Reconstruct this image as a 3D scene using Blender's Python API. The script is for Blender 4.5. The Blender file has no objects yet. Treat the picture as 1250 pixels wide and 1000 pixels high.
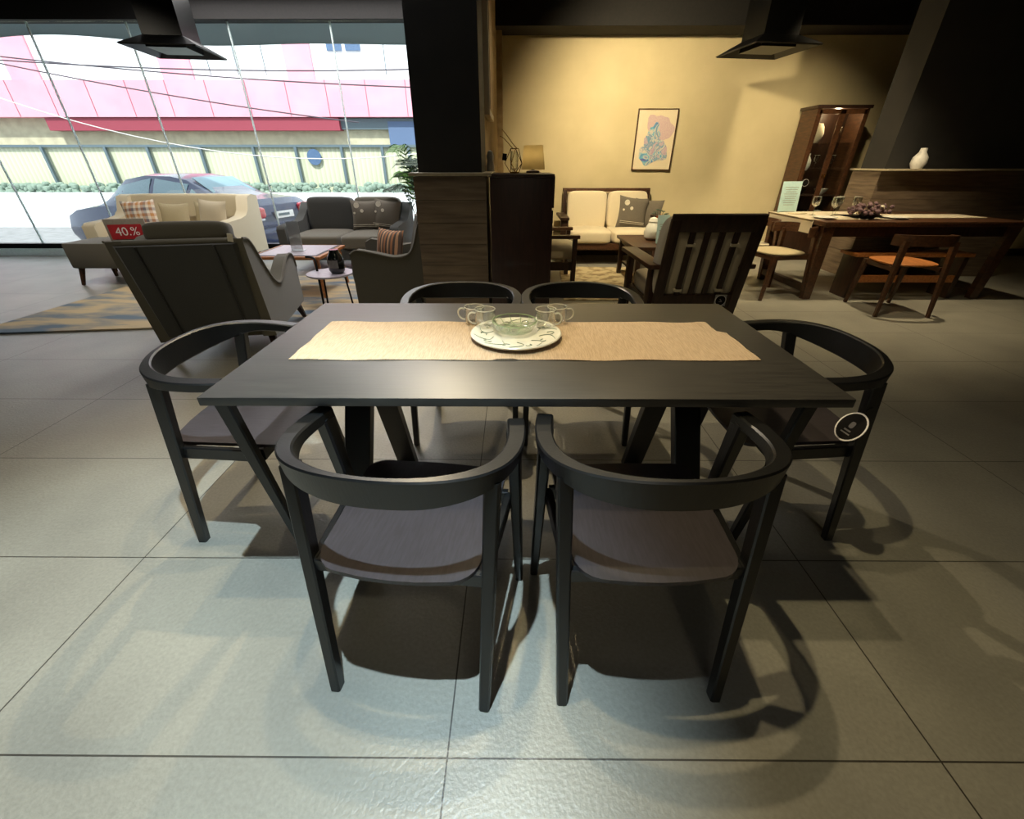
import bpy, bmesh, math, random
from mathutils import Vector, Matrix, Euler
random.seed(7)
R = math.radians
sc = bpy.context.scene
C = sc.collection

# ------------------------------------------------------------------ camera
PITCH, YAW = 30.334, 0.346
cd = bpy.data.cameras.new('camera')
cd.sensor_width = 36.0
cd.lens = 36.0 * 514.4 / 1250.0
cd.clip_start, cd.clip_end = 0.02, 200
cam = bpy.data.objects.new('camera', cd)
cam.location = (0, 0, 1.255)
cam.rotation_euler = (R(90 - PITCH), 0, R(YAW))
C.objects.link(cam)
sc.camera = cam

# ------------------------------------------------------------------ world, sun, exposure
w = bpy.data.worlds.new('sky')
sc.world = w
w.use_nodes = True
bg = w.node_tree.nodes['Background']
bg.inputs[0].default_value = (0.80, 0.90, 1.0, 1)
bg.inputs[1].default_value = 1.15
sd = bpy.data.lights.new('sun', 'SUN')
sd.energy = 3.2
sd.angle = R(1.5)
sd.color = (1.0, 0.97, 0.92)
so = bpy.data.objects.new('sun', sd)
so.rotation_euler = Vector((0.15, 0.75, -1.0)).to_track_quat('-Z', 'Y').to_euler()
C.objects.link(so)

WARM = (1.0, 0.81, 0.50)
COOL = (0.66, 0.87, 1.0)
NEUT = (1.0, 0.90, 0.72)


def spot(name, loc, aim, watts, color, angle, blend=0.6, radius=0.035):
    d = bpy.data.lights.new(name, 'SPOT')
    d.energy = watts
    d.color = color
    d.spot_size = R(angle)
    d.spot_blend = blend
    d.shadow_soft_size = radius
    o = bpy.data.objects.new(name, d)
    o.location = loc
    o.rotation_euler = (Vector(aim) - Vector(loc)).to_track_quat('-Z', 'Y').to_euler()
    C.objects.link(o)
    return o


# ceiling spots over the dining table
spot('ceiling_spot', (-0.17, 0.47, 2.82), (-0.95, 0.50, 0), 220, COOL, 62, 0.7, 0.016)
spot('ceiling_spot', (-0.20, 0.95, 2.82), (-0.05, 0.95, 0), 44, (1.0, 0.83, 0.48), 125, 0.9, 0.018)
spot('ceiling_spot', (-0.12, 1.32, 2.82), (-0.30, 0.80, 0), 34, WARM, 80, 0.7, 0.018)
spot('ceiling_spot', (-0.70, 3.05, 2.82), (-0.60, 1.10, 0), 75, WARM, 80, 0.6, 0.018)
spot('ceiling_spot', (0.95, 2.60, 2.82), (0.80, 1.30, 0), 8, WARM, 90, 0.7, 0.025)
# warm spots over the lounge and dining settings by the cream wall
spot('ceiling_spot', (0.80, 5.00, 2.72), (2.20, 6.90, 1.0), 200, WARM, 125, 1.0, 0.05)
spot('ceiling_spot', (0.45, 4.75, 2.85), (0.15, 3.70, 1.1), 22, WARM, 70, 1.0, 0.05)  # added spot, lights the lamp shade from behind and the lantern
spot('ceiling_spot', (3.60, 4.40, 2.85), (3.50, 4.90, 0.5), 110, WARM, 100, 0.8, 0.05)
spot('ceiling_spot', (2.30, 3.30, 2.85), (2.40, 4.30, 0.0), 55, WARM, 90, 0.8, 0.05)
spot('ceiling_spot', (3.30, 5.30, 2.85), (3.70, 6.90, 0.80), 70, WARM, 85, 1.0, 0.06)
spot('ceiling_spot', (-1.40, 4.70, 2.82), (-1.80, 4.20, 0.2), 30, NEUT, 95, 0.9, 0.05)
spot('ceiling_spot', (-2.60, 1.60, 2.85), (-2.10, 2.00, 0.0), 22, NEUT, 110, 0.9, 0.05)
spot('ceiling_spot', (-4.30, 4.30, 2.85), (-4.40, 5.80, 0.4), 60, NEUT, 110, 0.9, 0.05)


def fill_panel(loc, sx, sy, watts, color):
    d = bpy.data.lights.new('fill_panel', 'AREA')
    d.shape, d.size, d.size_y, d.energy, d.color = 'RECTANGLE', sx, sy, watts, color
    o = bpy.data.objects.new('fill_panel', d)
    o.location = loc
    C.objects.link(o)


# added unseen area lights: tabletop sheen, seat sheen, weak fill behind the camera
fill_panel((-2.60, 6.45, 2.99), 3.2, 0.6, 42, (1.0, 0.97, 0.96))
fill_panel((-1.15, 3.60, 2.99), 1.0, 0.9, 14, (0.96, 0.96, 1.0))
fill_panel((0.3, -1.6, 2.99), 1.2, 0.6, 4, (1.0, 0.92, 0.76))

sc.view_settings.view_transform = 'Standard'
sc.view_settings.look = 'None'
sc.view_settings.gamma = 1
sc.view_settings.use_curve_mapping = False
sc.view_settings.exposure = 1.0
try:
    sc.cycles.use_denoising = True
    sc.cycles.max_bounces = 10
    sc.cycles.transparent_max_bounces = 24
    sc.cycles.sample_clamp_indirect = 6
    sc.cycles.caustics_reflective = False
    sc.cycles.caustics_refractive = False
except Exception:
    pass


# ------------------------------------------------------------------ materials
def lin(c):
    return tuple(((v / 255) / 12.92 if v / 255 <= 0.04045 else ((v / 255 + 0.055) / 1.055) ** 2.4) for v in c) + (1,)


def new_mat(name):
    m = bpy.data.materials.new(name)
    m.use_nodes = True
    nt = m.node_tree
    return m, nt, nt.nodes['Principled BSDF']


def N(nt, t, **kw):
    n = nt.nodes.new(t)
    for k, v in kw.items():
        setattr(n, k, v)
    return n


def mat(name, c1, c2=None, rough=0.6, scale=(8, 8, 8), noise=5.0, detail=4, bump=0.0, metal=0.0, spec=0.5, contrast=(0.35, 0.65),
        coat=0.0, sheen=0.0, rv=0.0):
    m, nt, b = new_mat(name)
    c1 = lin(c1)
    c2 = lin(c2) if c2 else tuple(v * 0.86 for v in c1[:3]) + (1,)
    tc = N(nt, 'ShaderNodeTexCoord')
    mp = N(nt, 'ShaderNodeMapping')
    mp.inputs['Scale'].default_value = scale
    nz = N(nt, 'ShaderNodeTexNoise')
    nz.inputs['Scale'].default_value = noise
    nz.inputs['Detail'].default_value = detail
    cr = N(nt, 'ShaderNodeValToRGB')
    cr.color_ramp.elements[0].position, cr.color_ramp.elements[1].position = contrast
    cr.color_ramp.elements[0].color, cr.color_ramp.elements[1].color = c1, c2
    L = nt.links.new
    L(tc.outputs['Object'], mp.inputs[0]); L(mp.outputs[0], nz.inputs['Vector'])
    L(nz.outputs['Fac'], cr.inputs[0]); L(cr.outputs[0], b.inputs['Base Color'])
    b.inputs['Roughness'].default_value = rough
    b.inputs['Metallic'].default_value = metal
    b.inputs['Specular IOR Level'].default_value = spec
    b.inputs['Coat Weight'].default_value = coat
    b.inputs['Sheen Weight'].default_value = sheen
    if rv:
        mr = N(nt, 'ShaderNodeMapRange')
        mr.inputs['To Min'].default_value = rough - rv
        mr.inputs['To Max'].default_value = rough + rv
        L(nz.outputs['Fac'], mr.inputs[0]); L(mr.outputs[0], b.inputs['Roughness'])
    if bump:
        bp = N(nt, 'ShaderNodeBump')
        bp.inputs['Strength'].default_value = bump
        bp.inputs['Distance'].default_value = 0.01
        L(nz.outputs['Fac'], bp.inputs['Height']); L(bp.outputs[0], b.inputs['Normal'])
    return m


def clear_glass(name, tint=(1, 1, 1), fac=0.06, edge=0.5, rough=0.02):
    m, nt, b = new_mat(name)
    L = nt.links.new
    tr = N(nt, 'ShaderNodeBsdfTransparent')
    tr.inputs[0].default_value = tuple(tint) + (1,)
    gl = N(nt, 'ShaderNodeBsdfGlossy')
    gl.inputs['Roughness'].default_value = rough
    lw = N(nt, 'ShaderNodeLayerWeight')
    lw.inputs['Blend'].default_value = 0.35
    mr = N(nt, 'ShaderNodeMapRange')
    mr.inputs['To Min'].default_value = fac
    mr.inputs['To Max'].default_value = edge
    mx = N(nt, 'ShaderNodeMixShader')
    L(lw.outputs['Facing'], mr.inputs[0]); L(mr.outputs[0], mx.inputs[0])
    L(tr.outputs[0], mx.inputs[1]); L(gl.outputs[0], mx.inputs[2])
    L(mx.outputs[0], nt.nodes['Material Output'].inputs[0])
    return m


def floor_mat():
    m, nt, b = new_mat('stone tiles')
    L = nt.links.new
    tc = N(nt, 'ShaderNodeTexCoord')
    mp = N(nt, 'ShaderNodeMapping')
    # grout lines at x = -0.161 + 1.2 k, y = 0.457 + 0.6 k
    mp.inputs['Location'].default_value = (0.161 + 12.0, -0.457 + 12.0, 0)
    L(tc.outputs['Object'], mp.inputs[0])
    br = N(nt, 'ShaderNodeTexBrick', offset=0.0, squash=1.0)
    br.inputs['Scale'].default_value = 1.0
    br.inputs['Mortar Size'].default_value = 0.0022
    br.inputs['Mortar Smooth'].default_value = 0.1
    br.inputs['Bias'].default_value = 0.0
    br.inputs['Brick Width'].default_value = 1.2
    br.inputs['Row Height'].default_value = 0.6
    br.inputs['Color1'].default_value = (0, 0, 0, 1)
    br.inputs['Color2'].default_value = (1, 1, 1, 1)
    L(mp.outputs[0], br.inputs['Vector'])
    n1 = N(nt, 'ShaderNodeTexNoise'); n1.inputs['Scale'].default_value = 2.2; n1.inputs['Detail'].default_value = 6
    n2 = N(nt, 'ShaderNodeTexNoise'); n2.inputs['Scale'].default_value = 90; n2.inputs['Detail'].default_value = 3
    L(tc.outputs['Object'], n1.inputs['Vector']); L(tc.outputs['Object'], n2.inputs['Vector'])
    cr = N(nt, 'ShaderNodeValToRGB')
    cr.color_ramp.elements[0].position, cr.color_ramp.elements[1].position = 0.3, 0.7
    cr.color_ramp.elements[0].color = lin((150, 147, 136)); cr.color_ramp.elements[1].color = lin((171, 168, 155))
    L(n1.outputs['Fac'], cr.inputs[0])
    sp = N(nt, 'ShaderNodeMixRGB', blend_type='MULTIPLY'); sp.inputs[0].default_value = 0.35
    L(cr.outputs[0], sp.inputs[1]); L(n2.outputs['Fac'], sp.inputs[2])
    tv = N(nt, 'ShaderNodeMixRGB', blend_type='MULTIPLY'); tv.inputs[0].default_value = 0.05
    L(sp.outputs[0], tv.inputs[1]); L(br.outputs['Color'], tv.inputs[2])
    mx = N(nt, 'ShaderNodeMixRGB')
    mx.inputs[2].default_value = lin((62, 58, 52))
    L(br.outputs['Fac'], mx.inputs[0]); L(tv.outputs[0], mx.inputs[1])
    L(mx.outputs[0], b.inputs['Base Color'])
    b.inputs['Roughness'].default_value = 0.38
    b.inputs['Specular IOR Level'].default_value = 0.5
    bp = N(nt, 'ShaderNodeBump'); bp.inputs['Strength'].default_value = 0.35; bp.inputs['Distance'].default_value = 0.004
    L(n2.outputs['Fac'], bp.inputs['Height']); L(bp.outputs[0], b.inputs['Normal'])
    return m


def stripes(name, cols, axis=0, width=0.03, rough=0.85, cross=None):
    m, nt, b = new_mat(name)
    L = nt.links.new
    tc = N(nt, 'ShaderNodeTexCoord'); sx = N(nt, 'ShaderNodeSeparateXYZ')
    L(tc.outputs['Object'], sx.inputs[0])

    def ramp(ax, cc, wd):
        a = N(nt, 'ShaderNodeMath', operation='MULTIPLY'); a.inputs[1].default_value = 1 / (wd * len(cc))
        f = N(nt, 'ShaderNodeMath', operation='FRACT')
        L(sx.outputs[ax], a.inputs[0]); L(a.outputs[0], f.inputs[0])
        r = N(nt, 'ShaderNodeValToRGB'); r.color_ramp.interpolation = 'CONSTANT'
        e = r.color_ramp.elements
        while len(e) < len(cc):
            e.new(0.5)
        for i, c in enumerate(cc):
            e[i].position = i / len(cc); e[i].color = lin(c)
        L(f.outputs[0], r.inputs[0])
        return r
    r1 = ramp(axis, cols, width)
    if cross:
        r2 = ramp(cross[0], cross[1], cross[2])
        mx = N(nt, 'ShaderNodeMixRGB'); mx.inputs[0].default_value = 0.5
        L(r1.outputs[0], mx.inputs[1]); L(r2.outputs[0], mx.inputs[2]); L(mx.outputs[0], b.inputs['Base Color'])
    else:
        L(r1.outputs[0], b.inputs['Base Color'])
    b.inputs['Roughness'].default_value = rough
    return m


M = {}
M['floor'] = floor_mat()
M['black_wood'] = mat('black stained ash', (9, 9, 10), (14, 14, 14), 0.38, (30, 30, 4), 6, bump=0.05, spec=0.65)
M['black_seat'] = mat('black stained veneer seat', (52, 47, 49), (60, 55, 58), 0.38, (10, 1.2, 4), 14, bump=0.03)
M['black_top'] = mat('black oak table top', (44, 42, 40), (54, 52, 48), 0.43, (1.2, 16, 6), 7, bump=0.04, rv=0.05, spec=1.0)
M['runner'] = mat('sand linen', (192, 168, 138), (170, 146, 116), 0.95, (40, 3, 4), 9, bump=0.35, sheen=0.2)
M['china'] = mat('white china', (232, 232, 222), (224, 224, 212), 0.22, spec=0.6)
M['scroll'] = mat('green grey glaze', (120, 138, 118), (96, 118, 98), 0.3)
M['glass'] = clear_glass('clear glass', (0.985, 0.992, 0.98), 0.025, 0.8)

def pale_rim(name, c, fac):
    m = mat(name, c, rough=0.15, spec=0.8)
    nt = m.node_tree
    tr = nt.nodes.new('ShaderNodeBsdfTransparent'); mx = nt.nodes.new('ShaderNodeMixShader'); mx.inputs[0].default_value = fac
    nt.links.new(tr.outputs[0], mx.inputs[1]); nt.links.new(nt.nodes['Principled BSDF'].outputs[0], mx.inputs[2])
    nt.links.new(mx.outputs[0], nt.nodes['Material Output'].inputs[0])
    return m


M['glass_highlight'] = pale_rim('painted glass highlight', (236, 238, 226), 0.6)  # whitish colour stands in for reflected highlights on clear glass rims and handles
M['green_glass'] = clear_glass('pale green glass', (0.975, 0.99, 0.965), 0.03, 0.8)
M['green_rim'] = pale_rim('green glass ridge', (176, 204, 158), 0.6)
M['pane'] = clear_glass('window pane', (0.96, 0.985, 0.985), 0.03, 0.35, 0.0)
M['joint'] = mat('white silicone', (226, 240, 238), rough=0.4)
_j = M['joint'].node_tree.nodes['Principled BSDF']
_j.inputs['Transmission Weight'].default_value = 0.6
_j.inputs['Roughness'].default_value = 0.9
M['cream'] = mat('cream painted plaster', (206, 192, 152), (199, 185, 145), 0.85, noise=3, scale=(1, 1, 1), bump=0.02)
M['ceiling'] = mat('black painted ceiling', (18, 17, 16), (24, 22, 20), 0.9)
M['black_paint'] = mat('charcoal painted column', (34, 33, 32), (40, 38, 36), 0.75, scale=(1, 1, 1))
M['clad'] = mat('grey oak cladding', (120, 104, 86), (86, 72, 60), 0.55, (1.2, 1.2, 14), 3.0, detail=6, contrast=(0.3, 0.7), bump=0.05)
M['ledge'] = mat('pale stone ledge', (168, 156, 132), rough=0.5)
M['tan_wall'] = mat('tan wall', (176, 152, 112), (150, 126, 88), 0.85, scale=(2, 2, 2))
M['brown_cab'] = mat('dark walnut cabinet', (52, 30, 24), (38, 22, 18), 0.4, (14, 14, 1.5), 4, coat=0.15)
M['teak'] = mat('walnut stained wood', (86, 55, 34), (60, 38, 23), 0.4, (12, 2, 12), 4, coat=0.1)
M['teak_dark'] = mat('dark walnut frame', (58, 37, 25), (40, 25, 17), 0.42, (10, 10, 2), 4)
M['oak'] = mat('honey oak', (188, 122, 66), (160, 98, 50), 0.45, (10, 2, 10), 5)
M['grey_fab'] = mat('olive grey fabric', (92, 87, 72), (80, 75, 62), 0.95, noise=60, bump=0.15, sheen=0.3)
M['char_fab'] = mat('charcoal fabric', (66, 66, 62), (56, 56, 54), 0.95, noise=60, bump=0.15, sheen=0.2)
M['taupe_fab'] = mat('taupe grey fabric', (106, 100, 86), (94, 88, 76), 0.95, noise=60, bump=0.15, sheen=0.3)
M['cream_fab'] = mat('cream fabric', (226, 214, 184), (214, 200, 168), 0.95, noise=60, bump=0.12, sheen=0.3)
M['beige_fab'] = mat('beige fabric', (214, 202, 176), (200, 186, 158), 0.95, noise=60, bump=0.12, sheen=0.3)
M['sand_fab'] = mat('sand cushion fabric', (196, 182, 148), (178, 164, 130), 0.95, noise=40, bump=0.12)
M['plaid'] = stripes('plaid cushion', [(206, 150, 96), (236, 226, 212), (176, 120, 96), (120, 118, 128), (236, 226, 212)], 0, 0.03,
                     cross=(2, [(206, 150, 96), (240, 232, 220), (110, 96, 104), (226, 214, 196)], 0.035))
M['rust_stripe'] = stripes('orange striped cushion', [(176, 118, 78), (80, 70, 62), (198, 150, 110), (104, 84, 70)], 0, 0.022)
M['floral'] = mat('grey patterned cushion', (112, 104, 92), (96, 90, 80), 0.95, noise=30, bump=0.1)
M['petal'] = mat('cream print', (214, 206, 186), rough=0.95)
M['white'] = mat('white satin', (232, 230, 224), rough=0.5)
M['black_metal'] = mat('black metal', (20, 20, 20), rough=0.4, metal=0.6)
M['steel'] = mat('brushed steel', (200, 198, 190), rough=0.3, metal=1.0)
M['gold'] = mat('brass wire', (214, 168, 92), rough=0.25, metal=1.0)
M['shade'] = mat('tan lamp shade', (182, 160, 112), (172, 150, 102), 0.9)
_nt = M['shade'].node_tree
_tl = _nt.nodes.new('ShaderNodeBsdfTranslucent'); _tl.inputs[0].default_value = lin((205, 188, 146))
_mx = _nt.nodes.new('ShaderNodeMixShader'); _mx.inputs[0].default_value = 0.8
_nt.links.new(_nt.nodes['Principled BSDF'].outputs[0], _mx.inputs[1]); _nt.links.new(_tl.outputs[0], _mx.inputs[2])
_nt.links.new(_mx.outputs[0], _nt.nodes['Material Output'].inputs[0])
M['lilac'] = mat('pale lilac laminate', (186, 176, 186), rough=0.35)
M['dark_glass'] = mat('dark bottle glass', (14, 18, 16), rough=0.08, spec=0.8)
M['label'] = mat('grey bottle label', (128, 122, 118), rough=0.7)
M['red'] = mat('red print', (178, 36, 44), rough=0.6)
M['sign_grey'] = mat('grey sign board', (142, 134, 122), rough=0.7)
M['sign_white'] = mat('white print', (245, 240, 235), rough=0.6)
M['card_blue'] = mat('pale blue card', (178, 212, 214), (190, 220, 220), 0.5)
M['wine'] = clear_glass('wine glass', (0.97, 0.98, 0.96), 0.14, 0.95)
M['acrylic'] = clear_glass('clear acrylic', (0.90, 0.93, 0.93), 0.4, 0.9, 0.35)
M['leaf'] = mat('palm leaf', (104, 148, 66), (70, 116, 48), 0.55)
M['leaf_dark'] = mat('dark leaf', (58, 84, 62), (44, 68, 52), 0.6)
M['orange_leaf'] = mat('dried orange flower', (196, 106, 44), (160, 76, 30), 0.8)
M['plum'] = mat('dusty plum flower', (120, 92, 96), (86, 66, 72), 0.85)
M['rug_a'] = mat('abstract beige and blue rug', (206, 184, 146), (112, 128, 142), 1.0, (1.0, 3.2, 1), 1.6, detail=7, contrast=(0.42, 0.6), bump=0.2)
M['rug_b'] = mat('mottled cream rug', (206, 190, 150), (150, 130, 98), 1.0, (2, 2, 1), 4, detail=8, contrast=(0.45, 0.6), bump=0.2)
M['tag_black'] = mat('black swing tag', (20, 18, 16), rough=0.8, spec=0.15)
M['wire'] = mat('dark cable', (70, 64, 72), rough=0.6)
# outside
M['asphalt'] = mat('asphalt', (150, 150, 150), (128, 128, 128), 0.9, scale=(1, 1, 1))
M['panel_white'] = mat('white composite panels', (236, 240, 240), (230, 235, 236), 0.5, scale=(.2, .2, .2))
M['panel_pink'] = mat('pink composite panels', (236, 164, 176), (230, 154, 168), 0.5, scale=(.2, .2, .2))
M['panel_red'] = mat('dark red fascia', (150, 60, 74), (136, 52, 66), 0.6)
M['seam'] = mat('panel joint', (150, 84, 104), rough=0.8)
M['stone_wall'] = mat('pale khaki plaster', (196, 190, 160), (176, 170, 144), 0.9, scale=(.6, .6, .6))
M['blue_glass'] = mat('bluish shop glass', (96, 120, 150), (80, 102, 132), 0.2)
M['fence_sheet'] = stripes('ribbed khaki sheet', [(188, 190, 160), (206, 208, 180), (194, 196, 168)], 0, 0.045, 0.7)
M['fence_post'] = mat('grey steel post', (96, 112, 118), rough=0.6)
M['awning'] = mat('grey canopy fabric', (176, 186, 188), (168, 178, 180), 0.9)
_nt = M['awning'].node_tree
_tl = _nt.nodes.new('ShaderNodeBsdfTranslucent'); _tl.inputs[0].default_value = lin((190, 200, 200))
_mx = _nt.nodes.new('ShaderNodeMixShader'); _mx.inputs[0].default_value = 0.5
_nt.links.new(_nt.nodes['Principled BSDF'].outputs[0], _mx.inputs[1]); _nt.links.new(_tl.outputs[0], _mx.inputs[2])
_nt.links.new(_mx.outputs[0], _nt.nodes['Material Output'].inputs[0])
M['hedge'] = mat('pale grey hedge', (150, 168, 150), (104, 122, 110), 0.9, noise=12, bump=0.6)
M['car_paint'] = mat('navy metallic paint', (24, 38, 78), (20, 34, 70), 0.25, metal=0.3, coat=0.5)
M['car_glass'] = mat('tinted car glass', (120, 150, 158), (130, 160, 168), 0.1, spec=0.8)
M['rubber'] = mat('tyre rubber', (26, 26, 28), rough=0.8)
M['tail_red'] = mat('red tail lamp', (200, 34, 52), (168, 24, 40), 0.15, coat=0.6)
M['lamp_white'] = mat('white lamp lens', (232, 232, 236), rough=0.2)
M['brick_blue'] = mat('blue grey brick', (96, 116, 146), (78, 98, 128), 0.8)


# ------------------------------------------------------------------ mesh builder
class MB:
    def __init__(self):
        self.v, self.f = [], []

    def add(self, vs, fs, mtx=None):
        k = len(self.v)
        self.v += [tuple(mtx @ Vector(p)) if mtx else tuple(p) for p in vs]
        self.f += [tuple(i + k for i in f) for f in fs]
        return self

    def box(self, c, s, rot=(0, 0, 0), taper=1.0, bev=0.0):
        """box centred at c; taper scales the top in x,y; bev chamfers all edges"""
        bm = bmesh.new()
        bmesh.ops.create_cube(bm, size=1)
        for v in bm.verts:
            t = taper if v.co.z > 0 else 1
            v.co = Vector((v.co.x * s[0] * t, v.co.y * s[1] * t, v.co.z * s[2]))
        if bev:
            bmesh.ops.bevel(bm, geom=bm.edges[:], offset=bev, segments=2, affect='EDGES', profile=0.6)
        m = Matrix.Translation(c) @ Euler([R(a) for a in rot]).to_matrix().to_4x4()
        bm.verts.index_update()
        self.add([v.co.copy() for v in bm.verts], [[v.index for v in f.verts] for f in bm.faces], m)
        bm.free()
        return self

    def bar(self, a, b, s1, s2=None, side=(1, 0, 0), bev=0.003):
        """rectangular bar from a to b; s1,s2 = (width along side, depth) at either end"""
        a, b = Vector(a), Vector(b)
        s2 = s2 or s1
        d = (b - a).normalized()
        x = Vector(side); x = (x - d * x.dot(d)).normalized()
        y = d.cross(x)

        def ring(p, s):
            hw, hd = s[0] / 2, s[1] / 2
            c = min(bev, hw * .5, hd * .5)
            pts = [(-hw + c, -hd), (hw - c, -hd), (hw, -hd + c), (hw, hd - c), (hw - c, hd), (-hw + c, hd), (-hw, hd - c), (-hw, -hd + c)]
            return [p + x * u + y * v for u, v in pts]
        vs = ring(a, s1) + ring(b, s2)
        fs = [[i, (i + 1) % 8, 8 + (i + 1) % 8, 8 + i] for i in range(8)]
        fs += [list(range(7, -1, -1)), list(range(8, 16))]
        return self.add(vs, fs)

    def tube(self, pts, r, n=10, closed=False):
        pts = [Vector(p) for p in pts]
        rr = r if isinstance(r, (list, tuple)) else [r] * len(pts)
        m = len(pts)
        vs, prev = [], None
        for i, p in enumerate(pts):
            q0 = pts[(i - 1) % m] if (closed or i > 0) else p
            q1 = pts[(i + 1) % m] if (closed or i < m - 1) else p
            d = (q1 - q0).normalized()
            if prev is None:
                prev = d.orthogonal().normalized()
            x = (prev - d * prev.dot(d))
            x = x.normalized() if x.length > 1e-6 else d.orthogonal().normalized()
            prev = x
            y = d.cross(x)
            vs += [p + (x * math.cos(2 * math.pi * k / n) + y * math.sin(2 * math.pi * k / n)) * rr[i] for k in range(n)]
        fs = []
        for i in range(m if closed else m - 1):
            j = (i + 1) % m
            fs += [[i * n + k, i * n + (k + 1) % n, j * n + (k + 1) % n, j * n + k] for k in range(n)]
        if not closed:
            fs += [list(range(n - 1, -1, -1)), [(m - 1) * n + k for k in range(n)]]
        return self.add(vs, fs)

    def lathe(self, prof, n=32, c=(0, 0, 0), cap=True):
        vs = []
        for r, z in prof:
            vs += [(c[0] + r * math.cos(2 * math.pi * k / n), c[1] + r * math.sin(2 * math.pi * k / n), c[2] + z) for k in range(n)]
        fs = []
        for i in range(len(prof) - 1):
            fs += [[i * n + k, i * n + (k + 1) % n, (i + 1) * n + (k + 1) % n, (i + 1) * n + k] for k in range(n)]
        if cap:
            fs += [list(range(n - 1, -1, -1)), [(len(prof) - 1) * n + k for k in range(n)]]
        return self.add(vs, fs)

    def prism(self, poly, z0, z1, mtx=None):
        n = len(poly)
        vs = [(x, y, z0) for x, y in poly] + [(x, y, z1) for x, y in poly]
        fs = [[i, (i + 1) % n, n + (i + 1) % n, n + i] for i in range(n)] + [list(range(n - 1, -1, -1)), list(range(n, 2 * n))]
        return self.add(vs, fs, mtx)

    def soft(self, c, s, n=6, rot=(0, 0, 0), seg=10, crown=0.0):
        """soft upholstered block: superellipsoid box of full size s; crown bulges the top"""
        vs, fs = [], []
        for ax in range(3):
            for sg in (-1, 1):
                k = len(vs)
                for i in range(seg + 1):
                    for j in range(seg + 1):
                        p = [0, 0, 0]
                        p[ax] = sg
                        p[(ax + 1) % 3] = math.sin((-1 + 2 * i / seg) * math.pi / 2)
                        p[(ax + 2) % 3] = math.sin((-1 + 2 * j / seg) * math.pi / 2) * sg
                        q = sum(abs(v) ** n for v in p) ** (1 / n)
                        p = [v / q for v in p]
                        z = p[2] * s[2] / 2
                        if crown and p[2] > 0:
                            z += crown * (1 - p[0] ** 2) * (1 - p[1] ** 2) * p[2]
                        vs.append((p[0] * s[0] / 2, p[1] * s[1] / 2, z))
                for i in range(seg):
                    for j in range(seg):
                        a = k + i * (seg + 1) + j
                        fs.append([a, a + seg + 1, a + seg + 2, a + 1])
        m = Matrix.Translation(c) @ Euler([R(a) for a in rot]).to_matrix().to_4x4()
        return self.add(vs, fs, m)

    def pillow(self, c, w_, h, t, rot=(0, 0, 0), seg=14):
        """scatter cushion standing in the local x,z plane"""
        vs, fs = [], []
        for sg in (-1, 1):
            k = len(vs)
            for i in range(seg + 1):
                for j in range(seg + 1):
                    u, v = -1 + 2 * i / seg, -1 + 2 * j / seg
                    th = t / 2 * ((1 - abs(u) ** 2.4) * (1 - abs(v) ** 2.4)) ** 0.55
                    px = u * (1 - 0.10 * (1 - v * v)) * w_ / 2
                    pz = v * (1 - 0.10 * (1 - u * u)) * h / 2
                    vs.append((px, sg * th, pz))
            for i in range(seg):
                for j in range(seg):
                    a = k + i * (seg + 1) + j
                    q = [a, a + seg + 1, a + seg + 2, a + 1]
                    fs.append(q if sg < 0 else q[::-1])
        m = Matrix.Translation(c) @ Euler([R(a) for a in rot]).to_matrix().to_4x4()
        return self.add(vs, fs, m)

    def build(self, name, m, parent=None, sharp=38, loc=None, rotz=None, smooth=True):
        me = bpy.data.meshes.new(name)
        me.from_pydata(self.v, [], self.f)
        bm = bmesh.new(); bm.from_mesh(me)
        bmesh.ops.remove_doubles(bm, verts=bm.verts[:], dist=1e-5)
        bmesh.ops.recalc_face_normals(bm, faces=bm.faces[:])
        bm.to_mesh(me); bm.free()
        if smooth:
            me.shade_smooth()
            me.set_sharp_from_angle(angle=R(sharp))
        me.materials.append(M[m])
        o = bpy.data.objects.new(name, me)
        C.objects.link(o)
        if parent:
            o.parent = parent
        if loc:
            o.location = loc
        if rotz is not None:
            o.rotation_euler = (0, 0, R(rotz))
        return o


def tag(o, label, cat, group=None):
    o['label'] = label
    o['category'] = cat
    if group:
        o['group'] = group
    return o


def thing(name, label, cat, loc=(0, 0, 0), rotz=0, group=None):
    o = bpy.data.objects.new(name, None)
    o.empty_display_size = 0.1
    C.objects.link(o)
    o.location = loc
    o.rotation_euler = (0, 0, R(rotz))
    return tag(o, label, cat, group)


def struct(o):
    o['kind'] = 'structure'
    return o


def copy_tree(o, parent=None):
    c = o.copy()
    C.objects.link(c)
    if parent:
        c.parent = parent
    for ch in list(o.children):
        copy_tree(ch, c)
    return c


def place(proto, loc, rotz, label, first, scale=None):
    o = proto if first else copy_tree(proto)
    o.location = loc
    o.rotation_euler = (0, 0, R(rotz))
    if scale:
        o.scale = scale
    o['label'] = label
    return o


def crom(P_, n):
    """Catmull-Rom through tuples of any length"""
    out = []
    Q = [P_[0]] + list(P_) + [P_[-1]]
    for i in range(1, len(Q) - 2):
        for k in range(n):
            t = k / n
            out.append(tuple(0.5 * (2 * b + (c - a) * t + (2 * a - 5 * b + 4 * c - d) * t * t + (-a + 3 * b - 3 * c + d) * t ** 3)
                             for a, b, c, d in zip(Q[i - 1], Q[i], Q[i + 1], Q[i + 2])))
    out.append(tuple(P_[-1]))
    return out


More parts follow.
